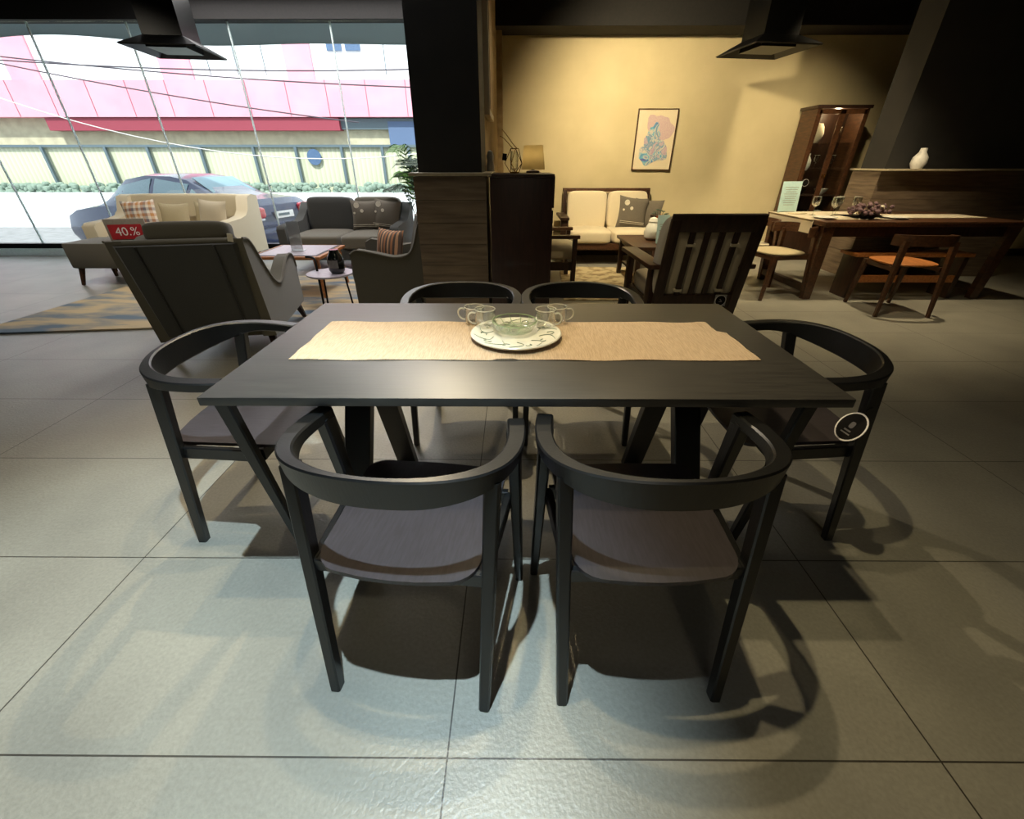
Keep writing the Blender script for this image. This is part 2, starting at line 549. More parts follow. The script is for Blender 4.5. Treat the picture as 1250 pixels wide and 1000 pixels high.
def text(name, s, size, m, parent, loc, rot, depth=0.0006):
    cu = bpy.data.curves.new(name, 'FONT')
    cu.body = s
    cu.size = size
    cu.extrude = depth
    cu.align_x = 'CENTER'
    cu.align_y = 'CENTER'
    cu.materials.append(M[m])
    tmp = bpy.data.objects.new(name, cu)
    C.objects.link(tmp)
    bpy.context.view_layer.update()
    me = bpy.data.meshes.new_from_object(tmp.evaluated_get(bpy.context.evaluated_depsgraph_get()))
    me.materials.clear()
    me.materials.append(M[m])
    bpy.data.objects.remove(tmp)
    o = bpy.data.objects.new(name, me)
    C.objects.link(o)
    o.location = loc
    o.rotation_euler = [R(a) for a in rot]
    if parent:
        o.parent = parent
    return o


def disc(mb, c, r, t, n=28, ax='y', inner=0.0):
    """flat disc or ring facing local -y"""
    prof = [(inner, -t / 2), (r, -t / 2), (r, t / 2), (inner, t / 2)] if inner else [(r, -t / 2), (r, t / 2)]
    tmp = MB().lathe(prof + ([prof[0]] if inner else []), n, cap=not inner)
    m = Matrix.Translation(c) @ (Euler((R(90), 0, 0)).to_matrix().to_4x4() if ax == 'y' else Matrix.Identity(4))
    mb.add(tmp.v, tmp.f, m)
    return mb


# ================================================================== THE ROOM
WY = 7.0
struct(MB().box((-0.5, 1.5, -0.05), (19, 11.0, 0.1)).build('floor', 'floor', smooth=False))
struct(MB().box((-0.5, 1.4, 3.05), (19, 12.0, 0.1)).build('ceiling', 'ceiling', smooth=False))
struct(MB().box((3.9, WY + 0.1, 1.5), (8.9, 0.2, 3.0)).build('wall_back', 'cream', smooth=False))
struct(MB().box((-10.1, 1.5, 1.5), (0.2, 11.2, 3.0)).build('wall_left', 'black_paint', smooth=False))
struct(MB().box((8.45, 1.5, 1.5), (0.2, 11.2, 3.0)).build('wall_right', 'cream', smooth=False))
struct(MB().box((-0.5, -4.1, 1.5), (19, 0.2, 3.0)).build('wall_front', 'black_paint', smooth=False))
# black soffit above the cream wall, recessed panel beside the partition
struct(MB().box((3.95, 6.76, 2.82), (8.6, 0.44, 0.35)).build('trim_1', 'ceiling', smooth=False))
# partition running back from the column, with its pilaster at the back wall
struct(MB().box((-0.385, 5.4, 1.5), (0.30, 3.12, 3.0)).build('wall_partition', 'tan_wall', smooth=False))
struct(MB().box((-0.205, 6.86, 1.5), (0.08, 0.26, 3.0)).build('trim_2', 'tan_wall', smooth=False))
# column by the table: charcoal shaft, grey oak cladding with stone ledge
struct(MB().box((-0.45, 3.60, 1.5), (0.44, 0.5, 3.0)).build('wall_column', 'black_paint', smooth=False))
struct(MB().box((-0.66, 3.62, 2.1), (0.05, 0.3, 1.1)).build('trim_3', 'black_paint', smooth=False))
cl = MB()
for k in range(8):
    z0, z1 = 0.0 + k * 0.147, 0.0 + (k + 1) * 0.147 - 0.0025
    cl.box((-0.45, 3.60, (z0 + z1) / 2), (0.50, 0.60, z1 - z0))
struct(cl.build('trim_4', 'clad', smooth=False))
struct(MB().box((-0.44, 3.585, 1.188), (0.56, 0.67, 0.02), bev=0.003).build('trim_5', 'ledge'))
# column on the other side, behind the walnut table
struct(MB().box((5.15, 5.80, 1.5), (1.80, 0.39, 3.0)).build('wall_column', 'black_paint', smooth=False))
cl = MB()
for k in range(8):
    z0, z1 = 0.0 + k * 0.147, 0.0 + (k + 1) * 0.147 - 0.0025
    cl.box((5.15, 5.795, (z0 + z1) / 2), (1.92, 0.47, z1 - z0))
struct(cl.build('trim_6', 'clad', smooth=False))
struct(MB().box((5.15, 5.74, 1.188), (1.98, 0.62, 0.02), bev=0.003).build('trim_7', 'ledge'))
# baseboard under the cream wall
struct(MB().box((3.9, 6.99, 0.05), (8.2, 0.02, 0.10)).build('baseboard_back', 'teak_dark', smooth=False))

# shop window: kerb, frame, head and four panes with white joints
struct(MB().box((-5.3, 7.0, 0.05), (9.4, 0.26, 0.10)).build('trim_8', 'joint', smooth=False))
struct(MB().box((-5.3, 6.98, 0.135), (9.4, 0.10, 0.07)).build('trim_9', 'black_metal', smooth=False))
struct(MB().box((-5.3, 7.0, 2.90), (9.4, 0.20, 0.22)).build('trim_10', 'ceiling', smooth=False))
xs = [-10.0, -8.66, -7.42, -6.16, -4.90, -3.62, -2.33, -0.95, -0.58]
for k in range(len(xs) - 1):
    x0, x1 = xs[k], xs[k + 1]
    p = MB().box(((x0 + x1) / 2, 7.0, 1.48), (x1 - x0 - 0.012, 0.012, 2.62)).build('window_%d' % (k + 1), 'pane', smooth=False)
    struct(p)
    if k:
        struct(MB().box((x0, 7.0, 1.48), (0.018, 0.018, 2.62)).build('trim_%d' % (20 + k), 'joint', smooth=False))

# ================================================================== OUTSIDE
struct(MB().box((-8, 22, -0.45), (70, 29.6, 0.1)).build('street', 'asphalt', smooth=False))
# canopy over the shop front with a wavy lower edge
aw = MB()
n = 90
pts = []
for i in range(n + 1):
    x = -10.5 + 10.5 * i / n
    e = 2.70 + 0.03 * math.sin(x * 1.7) + 0.05 * math.sin(x * 0.9 + 1)
    pts.append((x, e))
vs, fs = [], []
for i, (x, e) in enumerate(pts):
    vs += [(x, 7.55, e), (x, 7.55, 3.05), (x, 7.58, 3.05), (x, 7.58, e)]
for i in range(n):
    a, b = i * 4, i * 4 + 4
    fs += [[a, b, b + 1, a + 1], [a + 1, b + 1, b + 2, a + 2], [a + 2, b + 2, b + 3, a + 3], [a + 3, b + 3, b, a]]
aw.add(vs, fs)
awn = thing('canopy', 'grey fabric canopy with a wavy edge over the shop window outside', 'canopy', (0, 0, 0))
aw.build('valance', 'awning', awn)
MB().box((-5.2, 7.35, 3.07), (10.6, 0.5, 0.03)).build('roof_sheet', 'awning', awn)

bd = thing('office_building', 'long building across the street clad in white and pink panels', 'building', (0, 25, -0.4))
MB().box((-14, 2.0, 2.0), (60, 4.0, 3.2)).build('ground_floor_wall', 'stone_wall', bd, smooth=False)
MB().box((-14, 1.8, 9.05), (60, 4.0, 8.2)).build('white_panel_wall', 'panel_white', bd, smooth=False)
MB().box((-14, 1.5, 4.27), (60, 4.2, 1.42)).build('pink_band', 'panel_pink', bd, smooth=False)
for x0, x1 in ((-30.5, -29.0), (-23.6, -22.2), (-16.45, -15.0), (-10.6, -9.35), (-2.6, -1.3)):
    MB().box(((x0 + x1) / 2, -0.24, 9.0), (x1 - x0, 0.1, 8.0)).build('pink_pilaster', 'panel_pink', bd, smooth=False)
for x in [-33 + 1.86 * k for k in range(22)]:
    MB().box((x, -0.605, 4.27), (0.022, 0.02, 1.40)).build('panel_joint', 'seam', bd, smooth=False)
MB().box((-15.6, -0.05, 3.28), (14.2, 0.9, 0.52)).build('red_fascia', 'panel_red', bd, smooth=False)
MB().box((2.5, -0.02, 3.30), (22, 0.5, 0.44)).build('grey_fascia', 'fence_post', bd, smooth=False)
for x0 in (-8.6, -7.75):
    MB().box((x0 + 0.36, -0.22, 6.38), (0.68, 0.08, 0.62)).build('window', 'blue_glass', bd, smooth=False)
for x in (-12.9, -14.2, -11.6, -6.0):
    MB().box((x, -0.215, 8.2), (0.03, 0.02, 6.0)).build('panel_joint', 'fence_post', bd, smooth=False)
MB().box((-3.6, 0.0, 2.1), (5.2, 0.6, 2.6)).build('shopfront', 'brick_blue', bd, smooth=False)

# boundary fence with its posts, kerb hedge and a round plaque
fn = thing('boundary_fence', 'ribbed khaki sheet fence with slanting grey posts across the street', 'fence', (0, 14, -0.4))
MB().box((-8.5, 0.06, 1.36), (27, 0.05, 1.36)).build('fence_sheet', 'fence_sheet', fn, smooth=False)
MB().box((-8.5, 0.0, 2.07), (27, 0.10, 0.06)).build('top_rail', 'fence_post', fn, smooth=False)
for x in (-19.5, -17.4, -15.4, -13.4, -11.6, -10.4, -8.9, -7.4, -6.2, -4.9, -3.75, -3.0, -1.6):
    MB().box((x, -0.05, 1.0), (0.07, 0.07, 2.1)).build('fence_post', 'fence_post', fn, smooth=False)
MB().box((-8.5, -0.05, 0.42), (27, 0.08, 0.06)).build('lower_rail', 'fence_post', fn, smooth=False)
MB().box((-8.5, 0.06, 0.33), (27, 0.12, 0.66)).build('plinth', 'panel_white', fn, smooth=False)
disc(MB(), (-5.72, -0.03, 1.80), 0.20, 0.03).build('round_plaque', 'blue_glass', fn)
hd = MB()
for k in range(1300):
    x = -19 + 22 * random.random()
    r = 0.045 + 0.06 * random.random()
    hd.soft((x, 13.75 + random.uniform(-.08, .08), 0.50 + 0.22 * random.random()), (r * 2, r * 1.6, r * 1.5), 2.2, (random.uniform(0, 40), 0, random.uniform(0, 90)), 3)
hd = hd.build('hedge', 'hedge')
hd['kind'] = 'stuff'
hd['label'] = 'strip of pale foliage growing along the foot of the fence'
hd['category'] = 'hedge'
tr = MB().box((-8.5, 13.70, 0.06), (27, 0.5, 0.92), bev=0.02).build('planter_wall', 'panel_white')
tag(tr, 'low white planter wall in front of the street fence', 'wall')

# overhead cables outside the window
def cable(x0, z0, x1, z1, sag, y, r, m, label):
    pts = [(x0 + (x1 - x0) * t / 24, y, z0 + (z1 - z0) * t / 24 - sag * 4 * (t / 24) * (1 - t / 24)) for t in range(25)]
    return tag(MB().tube(pts, r, 6).build('overhead_cable', m), label, 'cable', 'cables hung above the street')


cable(-10.5, 2.75, 1.5, 2.05, 1.05, 9.2, 0.009, 'white', 'thick white cable sagging across the window view, lowest of the cables')
cable(-24, 4.9, 4, 4.6, 0.5, 20, 0.022, 'wire', 'thin dark cable sagging over the upper edge of the pink band')
cable(-24, 5.2, 4, 3.7, 0.4, 20.5, 0.022, 'wire', 'thin dark cable crossing the middle of the pink band')
cable(-22, 5.0, -6, 2.6, 0.2, 19.5, 0.022, 'wire', 'thin dark cable slanting down over the pink band toward the khaki wall')


# parked saloon car, tail towards the showroom column
def car():
    t = thing('parked_car', 'navy blue saloon car parked tail-first outside the shop window', 'car', (-4.50, 9.0, -0.4), -14)
    # profile along x (tail at 0, bonnet at -4.7) and heights
    sec = [  # x, half width low, z bottom, z belt, half width belt, z roof, half width roof
        (0.00, .74, .42, .72, .72, .72, .60), (-0.06, .82, .26, .92, .80, .96, .66), (-0.20, .87, .22, 1.00, .84, 1.06, .68),
        (-0.55, .88, .20, 1.02, .85, 1.09, .66), (-0.95, .88, .20, 1.01, .86, 1.16, .62), (-1.45, .88, .20, 1.00, .86, 1.40, .58),
        (-1.80, .88, .20, .99, .86, 1.46, .58), (-2.40, .88, .20, .97, .86, 1.47, .58), (-2.90, .88, .20, .95, .86, 1.40, .58),
        (-3.55, .88, .20, .92, .84, .97, .66), (-4.20, .86, .22, .84, .80, .86, .62), (-4.60, .78, .26, .72, .72, .74, .56), (-4.70, .66, .36, .58, .62, .60, .5)]
    vs, fs = [], []
    for x, wl, zb, zm, wm, zr, wr in sec:
        half = [(wl * .92, zb), (wl, zb + .12), (wl + .01, (zb + zm) / 2), (wm, zm), (wr + (wm - wr) * .5, zm + (zr - zm) * .55), (wr, zr - .02 * (zr - zm > .1)), (wr * .6, zr + .012)]
        ring = [(x, -y, z) for y, z in half] + [(x, y, z) for y, z in half[::-1]]
        vs += ring
    n = 14
    for i in range(len(sec) - 1):
        for k in range(n):
            fs.append([i * n + k, i * n + (k + 1) % n, (i + 1) * n + (k + 1) % n, (i + 1) * n + k])
    fs += [list(range(n)), [(len(sec) - 1) * n + k for k in range(n - 1, -1, -1)]]
    MB().add(vs, fs).build('body', 'car_paint', t, sharp=28)

    def side_x(x, z):  # outer y of the near side at height z between belt and roof
        for i in range(len(sec) - 1):
            a, b = sec[i], sec[i + 1]
            if b[0] <= x <= a[0]:
                k = (a[0] - x) / (a[0] - b[0])
                zm, wm, zr, wr = [a[j] + (b[j] - a[j]) * k for j in (3, 4, 5, 6)]
                q = (z - zm) / max(zr - zm, .01)
                mid = wr + (wm - wr) * .5
                return wm + (mid - wm) * min(q / .55, 1) if q < .55 else mid + (wr - mid) * min((q - .55) / .45, 1)
        return .8

    def sglass(x0, x1, zt0, zt1, name='side_window'):
        vs, fs = [], []
        N_ = 6
        for i in range(N_ + 1):
            x = x0 + (x1 - x0) * i / N_
            zb = 1.035
            zt = zt0 + (zt1 - zt0) * i / N_
            for j in range(4):
                z = zb + (zt - zb) * j / 3
                vs.append((x, -side_x(x, z) - .006, z))
        for i in range(N_):
            for j in range(3):
                a = i * 4 + j
                fs.append([a, a + 4, a + 5, a + 1])
        k = len(vs)
        vs += [(x, y + .01, z) for x, y, z in vs]
        fs += [[q + k for q in f[::-1]] for f in fs]
        MB().add(vs, fs).build(name, 'car_glass', t)
    sglass(-0.98, -1.30, 1.07, 1.25, 'quarter_window')
    sglass(-1.38, -2.12, 1.32, 1.405)
    sglass(-2.22, -3.10, 1.41, 1.26)
    # rear window lies on the slope between roof and boot
    MB().add([(-0.99, -.52, 1.165), (-0.99, .52, 1.165), (-1.42, .47, 1.405), (-1.42, -.47, 1.405),
              (-1.0, -.52, 1.185), (-1.0, .52, 1.185), (-1.43, .47, 1.425), (-1.43, -.47, 1.425)],
             [[0, 1, 2, 3], [4, 7, 6, 5], [0, 4, 5, 1], [1, 5, 6, 2], [2, 6, 7, 3], [3, 7, 4, 0]]).build('rear_window', 'car_glass', t)
    for s in (-1, 1):
        tl = MB().soft((-0.10, s * .66, .86), (.30, .40, .21), 4).build('tail_lamp', 'tail_red', t)
        MB().soft((-0.085, s * .66, .755), (.22, .33, .06), 4).build('reversing_lamp', 'lamp_white', tl)
    pl = MB().box((0.012, 0, .80), (.012, .50, .12), bev=.003).build('number_plate', 'sign_white', t)
    MB().box((0.019, -.02, .80), (.004, .30, .045)).build('plate_marking', 'fence_post', pl)
    MB().soft((0.0, 0, .45), (.22, 1.66, .30), 6).build('rear_bumper', 'car_paint', t)
    for x in (-0.95, -3.75):
        for s in (-1, 1):
            wh = MB()
            tmp = MB().lathe([(.20, -.10), (.29, -.10), (.315, -.07), (.315, .07), (.29, .10), (.20, .10)], 28)
            wh.add(tmp.v, tmp.f, Matrix.Translation((x, s * .80, .315)) @ Euler((R(90), 0, 0)).to_matrix().to_4x4())
            wo = wh.build('wheel', 'rubber', t)
            disc(MB(), (x, s * .905, .315), .20, .02).build('hubcap', 'steel', wo)
    return t


car()


# ================================================================== DINING SET
def dining_table():
    t = thing('dining_table', 'black rectangular dining table with paired splayed legs in the middle of the tiled floor', 'table', (0.027, 1.315, 0))
    MB().box((0, 0, .743), (1.625, .815, .024), bev=.003).build('tabletop', 'black_top', t)
    for s in (-1, 1):
        MB().bar((s * .53, -.03, .732), (s * .585, -.30, 0), (.085, .045), (.085, .04)).build('leg', 'black_wood', t)
        MB().bar((s * .53, .03, .732), (s * .535, .31, 0), (.085, .045), (.085, .04)).build('leg', 'black_wood', t)
        MB().box((s * .53, 0, .715), (.09, .62, .035), bev=.003).build('cross_beam', 'black_wood', t)
    MB().box((0, 0, .712), (1.06, .09, .03), bev=.003).build('stretcher', 'black_wood', t)
    return t


dining_table()
rn = MB()
NX, NY = 90, 22
vs, fs = [], []
for i in range(NX + 1):
    for j in range(NY + 1):
        u, v = i / NX, j / NY
        x = -.664 + 1.385 * u + .0012 * math.sin(v * 19) * (1 if i in (0, NX) else 0)
        y = 1.138 + .342 * v + .0025 * math.sin(u * 25 + 1)
        if i >= NX - 1 and v > .70:            # the folded far corner
            x -= .030 if v < .86 else .052
        z = .7565 + .0012 * (1 + math.sin(u * 40 + v * 3) * math.sin(v * 11 + u * 7))
        if abs(u - .46) < .02 and j == 0:
            z += .004
        vs.append((x, y, z))
for i in range(NX):
    for j in range(NY):
        a = i * (NY + 1) + j
        fs.append([a, a + NY + 1, a + NY + 2, a + 1])
k = len(vs)
vs += [(x, y, .7553) for x, y, z in vs]
fs += [[q + k for q in f[::-1]] for f in fs]
bnd = [i * (NY + 1) for i in range(NX + 1)] + [NX * (NY + 1) + j for j in range(1, NY + 1)] + [i * (NY + 1) + NY for i in range(NX - 1, -1, -1)] + [j for j in range(NY - 1, 0, -1)]
for a, b in zip(bnd, bnd[1:] + bnd[:1]):
    fs.append([a, a + k, b + k, b])
o = rn.add(vs, fs).build('table_runner', 'runner')
tag(o, 'sand coloured woven table runner along the middle of the black dining table', 'table runner')


def dining_chair():
    t = thing('dining_chair', 'x', 'chair', (0, 0, 0), 0, 'black hoop-back dining chairs around the black table')
    # bent backrest hoop: x, y, width of the top face, height of the band, z of the top
    key = [(-.228, .312, .042, .030, .706), (-.237, .240, .042, .031, .710), (-.234, .165, .040, .034, .716), (-.212, .102, .036, .046, .723),
           (-.166, .053, .028, .064, .730), (-.092, .020, .020, .078, .735), (0, .010, .017, .081, .736)]
    key = key + [(-a, b, c, d, e) for a, b, c, d, e in key[-2::-1]]
    key = [(a * 1.10, b, c, d, e) for a, b, c, d, e in key]
    P_ = crom(key, 6)
    vs, fs = [], []
    n = 8
    for i, (x, y, wd, h, z) in enumerate(P_):
        q0, q1 = P_[max(i - 1, 0)], P_[min(i + 1, len(P_) - 1)]
        d = Vector((q1[0] - q0[0], q1[1] - q0[1], 0)).normalized()
        nrm = Vector((d.y, -d.x, 0))
        c = .004
        tilt = .10 * h     # the band leans outward toward its top
        for u, v in ((wd / 2 - c, 0), (wd / 2, -c), (wd / 2, -h + c), (wd / 2 - c, -h), (-wd / 2 + c, -h), (-wd / 2, -h + c), (-wd / 2, -c), (-wd / 2 + c, 0)):
            off = -tilt * (-v / h)
            vs.append((x - nrm.x * (u + off) * -1, y - nrm.y * (u + off) * -1, z + v))
    for i in range(len(P_) - 1):
        fs += [[i * n + k, i * n + (k + 1) % n, (i + 1) * n + (k + 1) % n, (i + 1) * n + k] for k in range(n)]
    fs += [list(range(n)), [(len(P_) - 1) * n + k for k in range(n - 1, -1, -1)]]
    MB().add(vs, fs).build('backrest_hoop', 'black_wood', t, sharp=24)
    # veneer seat: rounded outline, slightly dished
    out = []
    hw0, hw1, y0, y1 = .196, .212, .002, .435
    def corner(cx, cy, r, a0):
        return [(cx + r * math.cos(R(a0 + k * 15)), cy + r * math.sin(R(a0 + k * 15))) for k in range(7)]
    out += corner(-hw0 + .075, y0 + .085, .075, 180) + [(-.06, y0 + .002), (0, y0), (.06, y0 + .002)] + corner(hw0 - .075, y0 + .085, .075, 270)
    out += corner(hw1 - .05, y1 - .05, .05, 0) + [(.06, y1 + .004), (0, y1 + .006), (-.06, y1 + .004)] + corner(-hw1 + .05, y1 - .05, .05, 90)
    vs, fs = [], []
    rings = 7
    m = len(out)
    def ztop(x, y):
        return .452 - .010 * (1 - (x / .21) ** 2) * (1 - ((y - .22) / .22) ** 2) - .006 * max(0, (y - .38) / .06)
    for r_ in range(rings):
        s = 1 - r_ / rings
        for x, y in out:
            X, Y = x * s, .22 + (y - .22) * s
            vs.append((X, Y, ztop(X, Y)))
    vs.append((0, .22, ztop(0, .22)))
    for r_ in range(rings - 1):
        for k in range(m):
            fs.append([r_ * m + k, r_ * m + (k + 1) % m, (r_ + 1) * m + (k + 1) % m, (r_ + 1) * m + k])
    for k in range(m):
        fs.append([(rings - 1) * m + k, (rings - 1) * m + (k + 1) % m, rings * m])
    b = len(vs)
    vs += [(x, y, ztop(x, y) - .012) for x, y in out]
    for k in range(m):
        fs.append([k, b + k, b + (k + 1) % m, (k + 1) % m])
    fs.append([b + k for k in range(m - 1, -1, -1)])
    MB().add(vs, fs).build('seat', 'black_seat', t)
    for s in (-1, 1):
        MB().bar((s * .226, .100, .684), (s * .207, -.018, 0), (.034, .042), (.028, .032), bev=.004).build('leg', 'black_wood', t)
        MB().bar((s * .248, .290, .690), (s * .255, .398, 0), (.034, .048), (.026, .030), bev=.005).build('leg', 'black_wood', t)
        MB().bar((s * .205, .05, .419), (s * .228, .335, .419), (.02, .045), side=(1, 0, 0)).build('side_rail', 'black_wood', t)
    MB().bar((-.205, .055, .420), (.205, .055, .420), (.02, .040), side=(0, 1, 0)).build('back_rail', 'black_wood', t)
    MB().bar((-.226, .34, .421), (.226, .34, .421), (.02, .045), side=(0, 1, 0)).build('front_rail', 'black_wood', t)
    return t


proto = dining_chair()
for i, (x, y, rz, lab) in enumerate([
    (-.280, .614, -6.5, 'black hoop-back dining chair, back to the camera, with a pale sheen on its seat'),
    (.337, .612, 1.5, 'black hoop-back dining chair, back to the camera, with its seat in shade'),
    (-1.175, 1.350, -90, 'black hoop-back dining chair at the table end toward the shop window'),
    (1.190, 1.372, 91, 'black hoop-back dining chair at the table end with a round swing tag'),
    (-.247, 2.185, 180, 'black hoop-back dining chair facing the camera in front of the oak clad column'),
    (.312, 2.185, 180, 'black hoop-back dining chair facing the camera between walnut cabinet and slatted armchair'),
]):
    place(proto, (x, y, 0), rz, lab, i == 0)

# swing tag on the end chair
tg = thing('swing_tag', 'round black swing tag with white rim hanging on the end dining chair', 'tag', (1.046, 1.108, .548))
_v = (Vector((0, 0, 1.255)) - tg.location).normalized()
_rt = Vector((0, 0, 1)).cross(_v).normalized()
_up = _v.cross(_rt)
_ma = _rt * math.cos(R(72)) + _up * math.sin(R(72))
_mi = _ma.cross(_v)
_n = _v * math.cos(R(44)) - _mi * math.sin(R(44))
tg.rotation_euler = Matrix((_n.cross(_ma) * -1, -_n, _ma)).transposed().to_euler()
disc(MB(), (0, 0, 0), .047, .0016).build('card', 'tag_black', tg)
disc(MB(), (0, -.0004, 0), .050, .0022, inner=.0455).build('rim', 'sign_white', tg)
MB().soft((0.0, -.0016, .006), (.018, .0008, .022), 3).build('print', 'label', tg)
MB().box((0, -.0015, -.014), (.026, .0006, .005)).box((0, -.0015, -.024), (.036, .0006, .004)).build('lettering', 'label', tg)
MB().tube([(0, 0, .046), (-.012, .010, .070), (-.02, .03, .085)], .0012, 5).build('string', 'black_metal', tg)

# cutlery-free tea set in the middle
pl = thing('serving_plate', 'large round white plate with green grey scrollwork on the runner', 'plate', (.005, 1.325, .7585))
MB().lathe([(.0, .0), (.10, .0), (.118, .006), (.146, .011), (.149, .016), (.146, .019), (.118, .013), (.10, .010), (.0, .010)], 56, cap=False).build('body', 'china', pl)
sw = MB()
for k in range(10):
    a0 = 2 * math.pi * k / 10
    pts = []
    for q in range(17):
        th = q / 16 * 4.6
        rr = .017 * math.exp(-.30 * th)
        rad = .110 + (.0 if k % 2 else .006)
        cx, cy = rad * math.cos(a0), rad * math.sin(a0)
        px, py = cx + rr * math.cos(a0 + 2.4 + th * (1 if k % 2 else -1)), cy + rr * math.sin(a0 + 2.4 + th * (1 if k % 2 else -1))
        d = math.hypot(px, py)
        zz = .0106 if d < .10 else .0106 + (d - .10) / .046 * .0085
        pts.append((px, py, zz + .0003))
    sw.tube(pts, .0013, 5)
    pts = [(r_ * math.cos(a0 + .31 + .25 * math.sin((r_ - .075) * 60)), r_ * math.sin(a0 + .31 + .25 * math.sin((r_ - .075) * 60)), (.0109 if r_ < .10 else .0109 + (r_ - .10) / .046 * .0085)) for r_ in [.078 + .006 * q for q in range(11)]]
    sw.tube(pts, .0011, 5)
sw.build('scrollwork', 'scroll', pl)

bw = thing('glass_bowl', 'shallow ribbed pale green glass bowl standing on the plate', 'bowl', (.0, 1.352, .7690))
MB().lathe([(.0, .0), (.045, .0), (.060, .006), (.070, .022), (.074, .036), (.0715, .036), (.067, .023), (.057, .009), (.043, .004), (.0, .004)], 48, cap=False).build('body', 'green_glass', bw)
rb = MB()
for k in range(12):
    a = 2 * math.pi * k / 12
    rb.tube([(r_ * math.cos(a + tw), r_ * math.sin(a + tw), z) for r_, z, tw in ((.012, .0055, 0), (.03, .0055, .25), (.045, .007, .50), (.058, .011, .66), (.0675, .024, .74), (.0715, .034, .78))], .0012, 5)
rb.tube([(.0725 * math.cos(2 * math.pi * k / 40), .0725 * math.sin(2 * math.pi * k / 40), .0365) for k in range(40)], .0019, 6, closed=True)
rb.tube([(.045 * math.cos(2 * math.pi * k / 40), .045 * math.sin(2 * math.pi * k / 40), .0065) for k in range(40)], .0012, 6, closed=True)
rb.tube([(.060 * math.cos(2 * math.pi * k / 40), .060 * math.sin(2 * math.pi * k / 40), .0085) for k in range(40)], .0012, 6, closed=True)
rb.build('ribs', 'green_rim', bw)


def glass_cup():
    t = thing('glass_cup', 'x', 'cup', (0, 0, 0), 0, 'clear glass tea cups beside the plate')
    MB().lathe([(.0, .0), (.026, .0), (.032, .004), (.0345, .020), (.0350, .060), (.0332, .0605), (.0328, .020), (.030, .008), (.025, .005), (.0, .005)], 36, cap=False).build('body', 'glass', t)
    MB().tube([(.0342 * math.cos(2 * math.pi * k / 36), .0342 * math.sin(2 * math.pi * k / 36), .0606) for k in range(36)], .0014, 6, closed=True).build('rim', 'glass_highlight', t)
    MB().tube(crom([(.0340, 0, .050), (.048, 0, .053), (.058, 0, .044), (.057, 0, .028), (.046, 0, .016), (.0335, 0, .013)], 5), .0030, 8).build('handle', 'glass_highlight', t)
    return t


cp = glass_cup()
for i, (x, y, z, rz, lab) in enumerate([
    (-.142, 1.462, .7585, 175, 'clear glass cup behind the plate, handle toward the shop window'),
    (-.100, 1.395, .7705, 200, 'clear glass cup standing on the plate rim on the shop window side'),
    (.150, 1.462, .7585, 0, 'clear glass cup behind the plate, handle toward the slatted armchair side'),
    (.106, 1.395, .7705, -30, 'clear glass cup standing on the plate rim on the slatted armchair side')]):
    place(cp, (x, y, z), rz, lab, i == 0)

# ================================================================== COLUMN SIDE: cabinet, lamps, frame
cb = thing('cabinet', 'tall dark walnut cabinet beside the oak clad column', 'cabinet', (.045, 3.52, 0))
MB().box((0, 0, .605), (.435, .46, 1.13), bev=.004).build('body', 'brown_cab', cb)
MB().box((0, 0, 1.180), (.455, .48, .022), bev=.004).build('top_panel', 'brown_cab', cb)
MB().box((0, 0, .02), (.40, .42, .04)).build('plinth', 'brown_cab', cb)
dr = MB().box((.224, 0, 1.08), (.016, .44, .20), bev=.003).build('drawer', 'brown_cab', cb)
MB().soft((.240, 0, 1.08), (.016, .06, .016), 4).build('knob', 'gold', dr)
dr = MB().box((.222, 0, .52), (.012, .44, .88), bev=.003).build('door', 'brown_cab', cb)
MB().soft((.237, .14, .60), (.016, .016, .08), 4).build('handle', 'gold', dr)

lp = thing('wire_lantern', 'geometric brass wire lantern with looped handle on top of the walnut cabinet', 'lantern', (-.005, 3.43, 1.191))
top = [(.030 * math.cos(2 * math.pi * k / 5), .030 * math.sin(2 * math.pi * k / 5), .150) for k in range(5)]
mid = [(.066 * math.cos(2 * math.pi * (k + .5) / 5), .066 * math.sin(2 * math.pi * (k + .5) / 5), .062) for k in range(5)]
low = [(.034 * math.cos(2 * math.pi * k / 5), .034 * math.sin(2 * math.pi * k / 5), .006) for k in range(5)]
wm = MB()
wm.tube(top, .0022, 6, closed=True); wm.tube(low, .0022, 6, closed=True)
for k in range(5):
    for q in (mid[k], mid[k - 1]):
        wm.tube([top[k], q], .0020, 6); wm.tube([low[k], q], .0020, 6)
wm.build('frame', 'gold', lp)
MB().tube(crom([(-.01, 0, .150), (-.045, 0, .185), (-.08, 0, .215), (-.10, 0, .222)], 6), .0028, 6).build('handle', 'gold', lp)
MB().tube(crom([(.02, 0, .150), (-.01, 0, .178), (-.055, 0, .232), (-.085, 0, .262)], 6), .0028, 6).build('handle', 'gold', lp)
MB().lathe([(.012, .008), (.026, .030), (.030, .085), (.022, .135), (.020, .135), (.027, .085), (.023, .032), (.0, .012)], 24, cap=False).build('glass_bulb', 'glass', lp)
MB().lathe([(.030, .0), (.030, .010), (.0, .012)], 24).build('base', 'gold', lp)
MB().box((-.068, -.01, .10), (.030, .002, .042), (0, 8, 0)).build('price_tag', 'tag_black', lp)

ls = thing('table_lamp', 'table lamp with a plain tan drum shade behind the brass lantern', 'lamp', (.135, 3.64, 1.191))
MB().lathe([(.088, .022), (.070, .175), (.0685, .175), (.0865, .022)], 40, cap=False).build('shade', 'shade', ls)
MB().lathe([(.05, .0), (.05, .012), (.012, .018), (.010, .12), (.0, .12)], 24).build('base', 'teak_dark', ls)

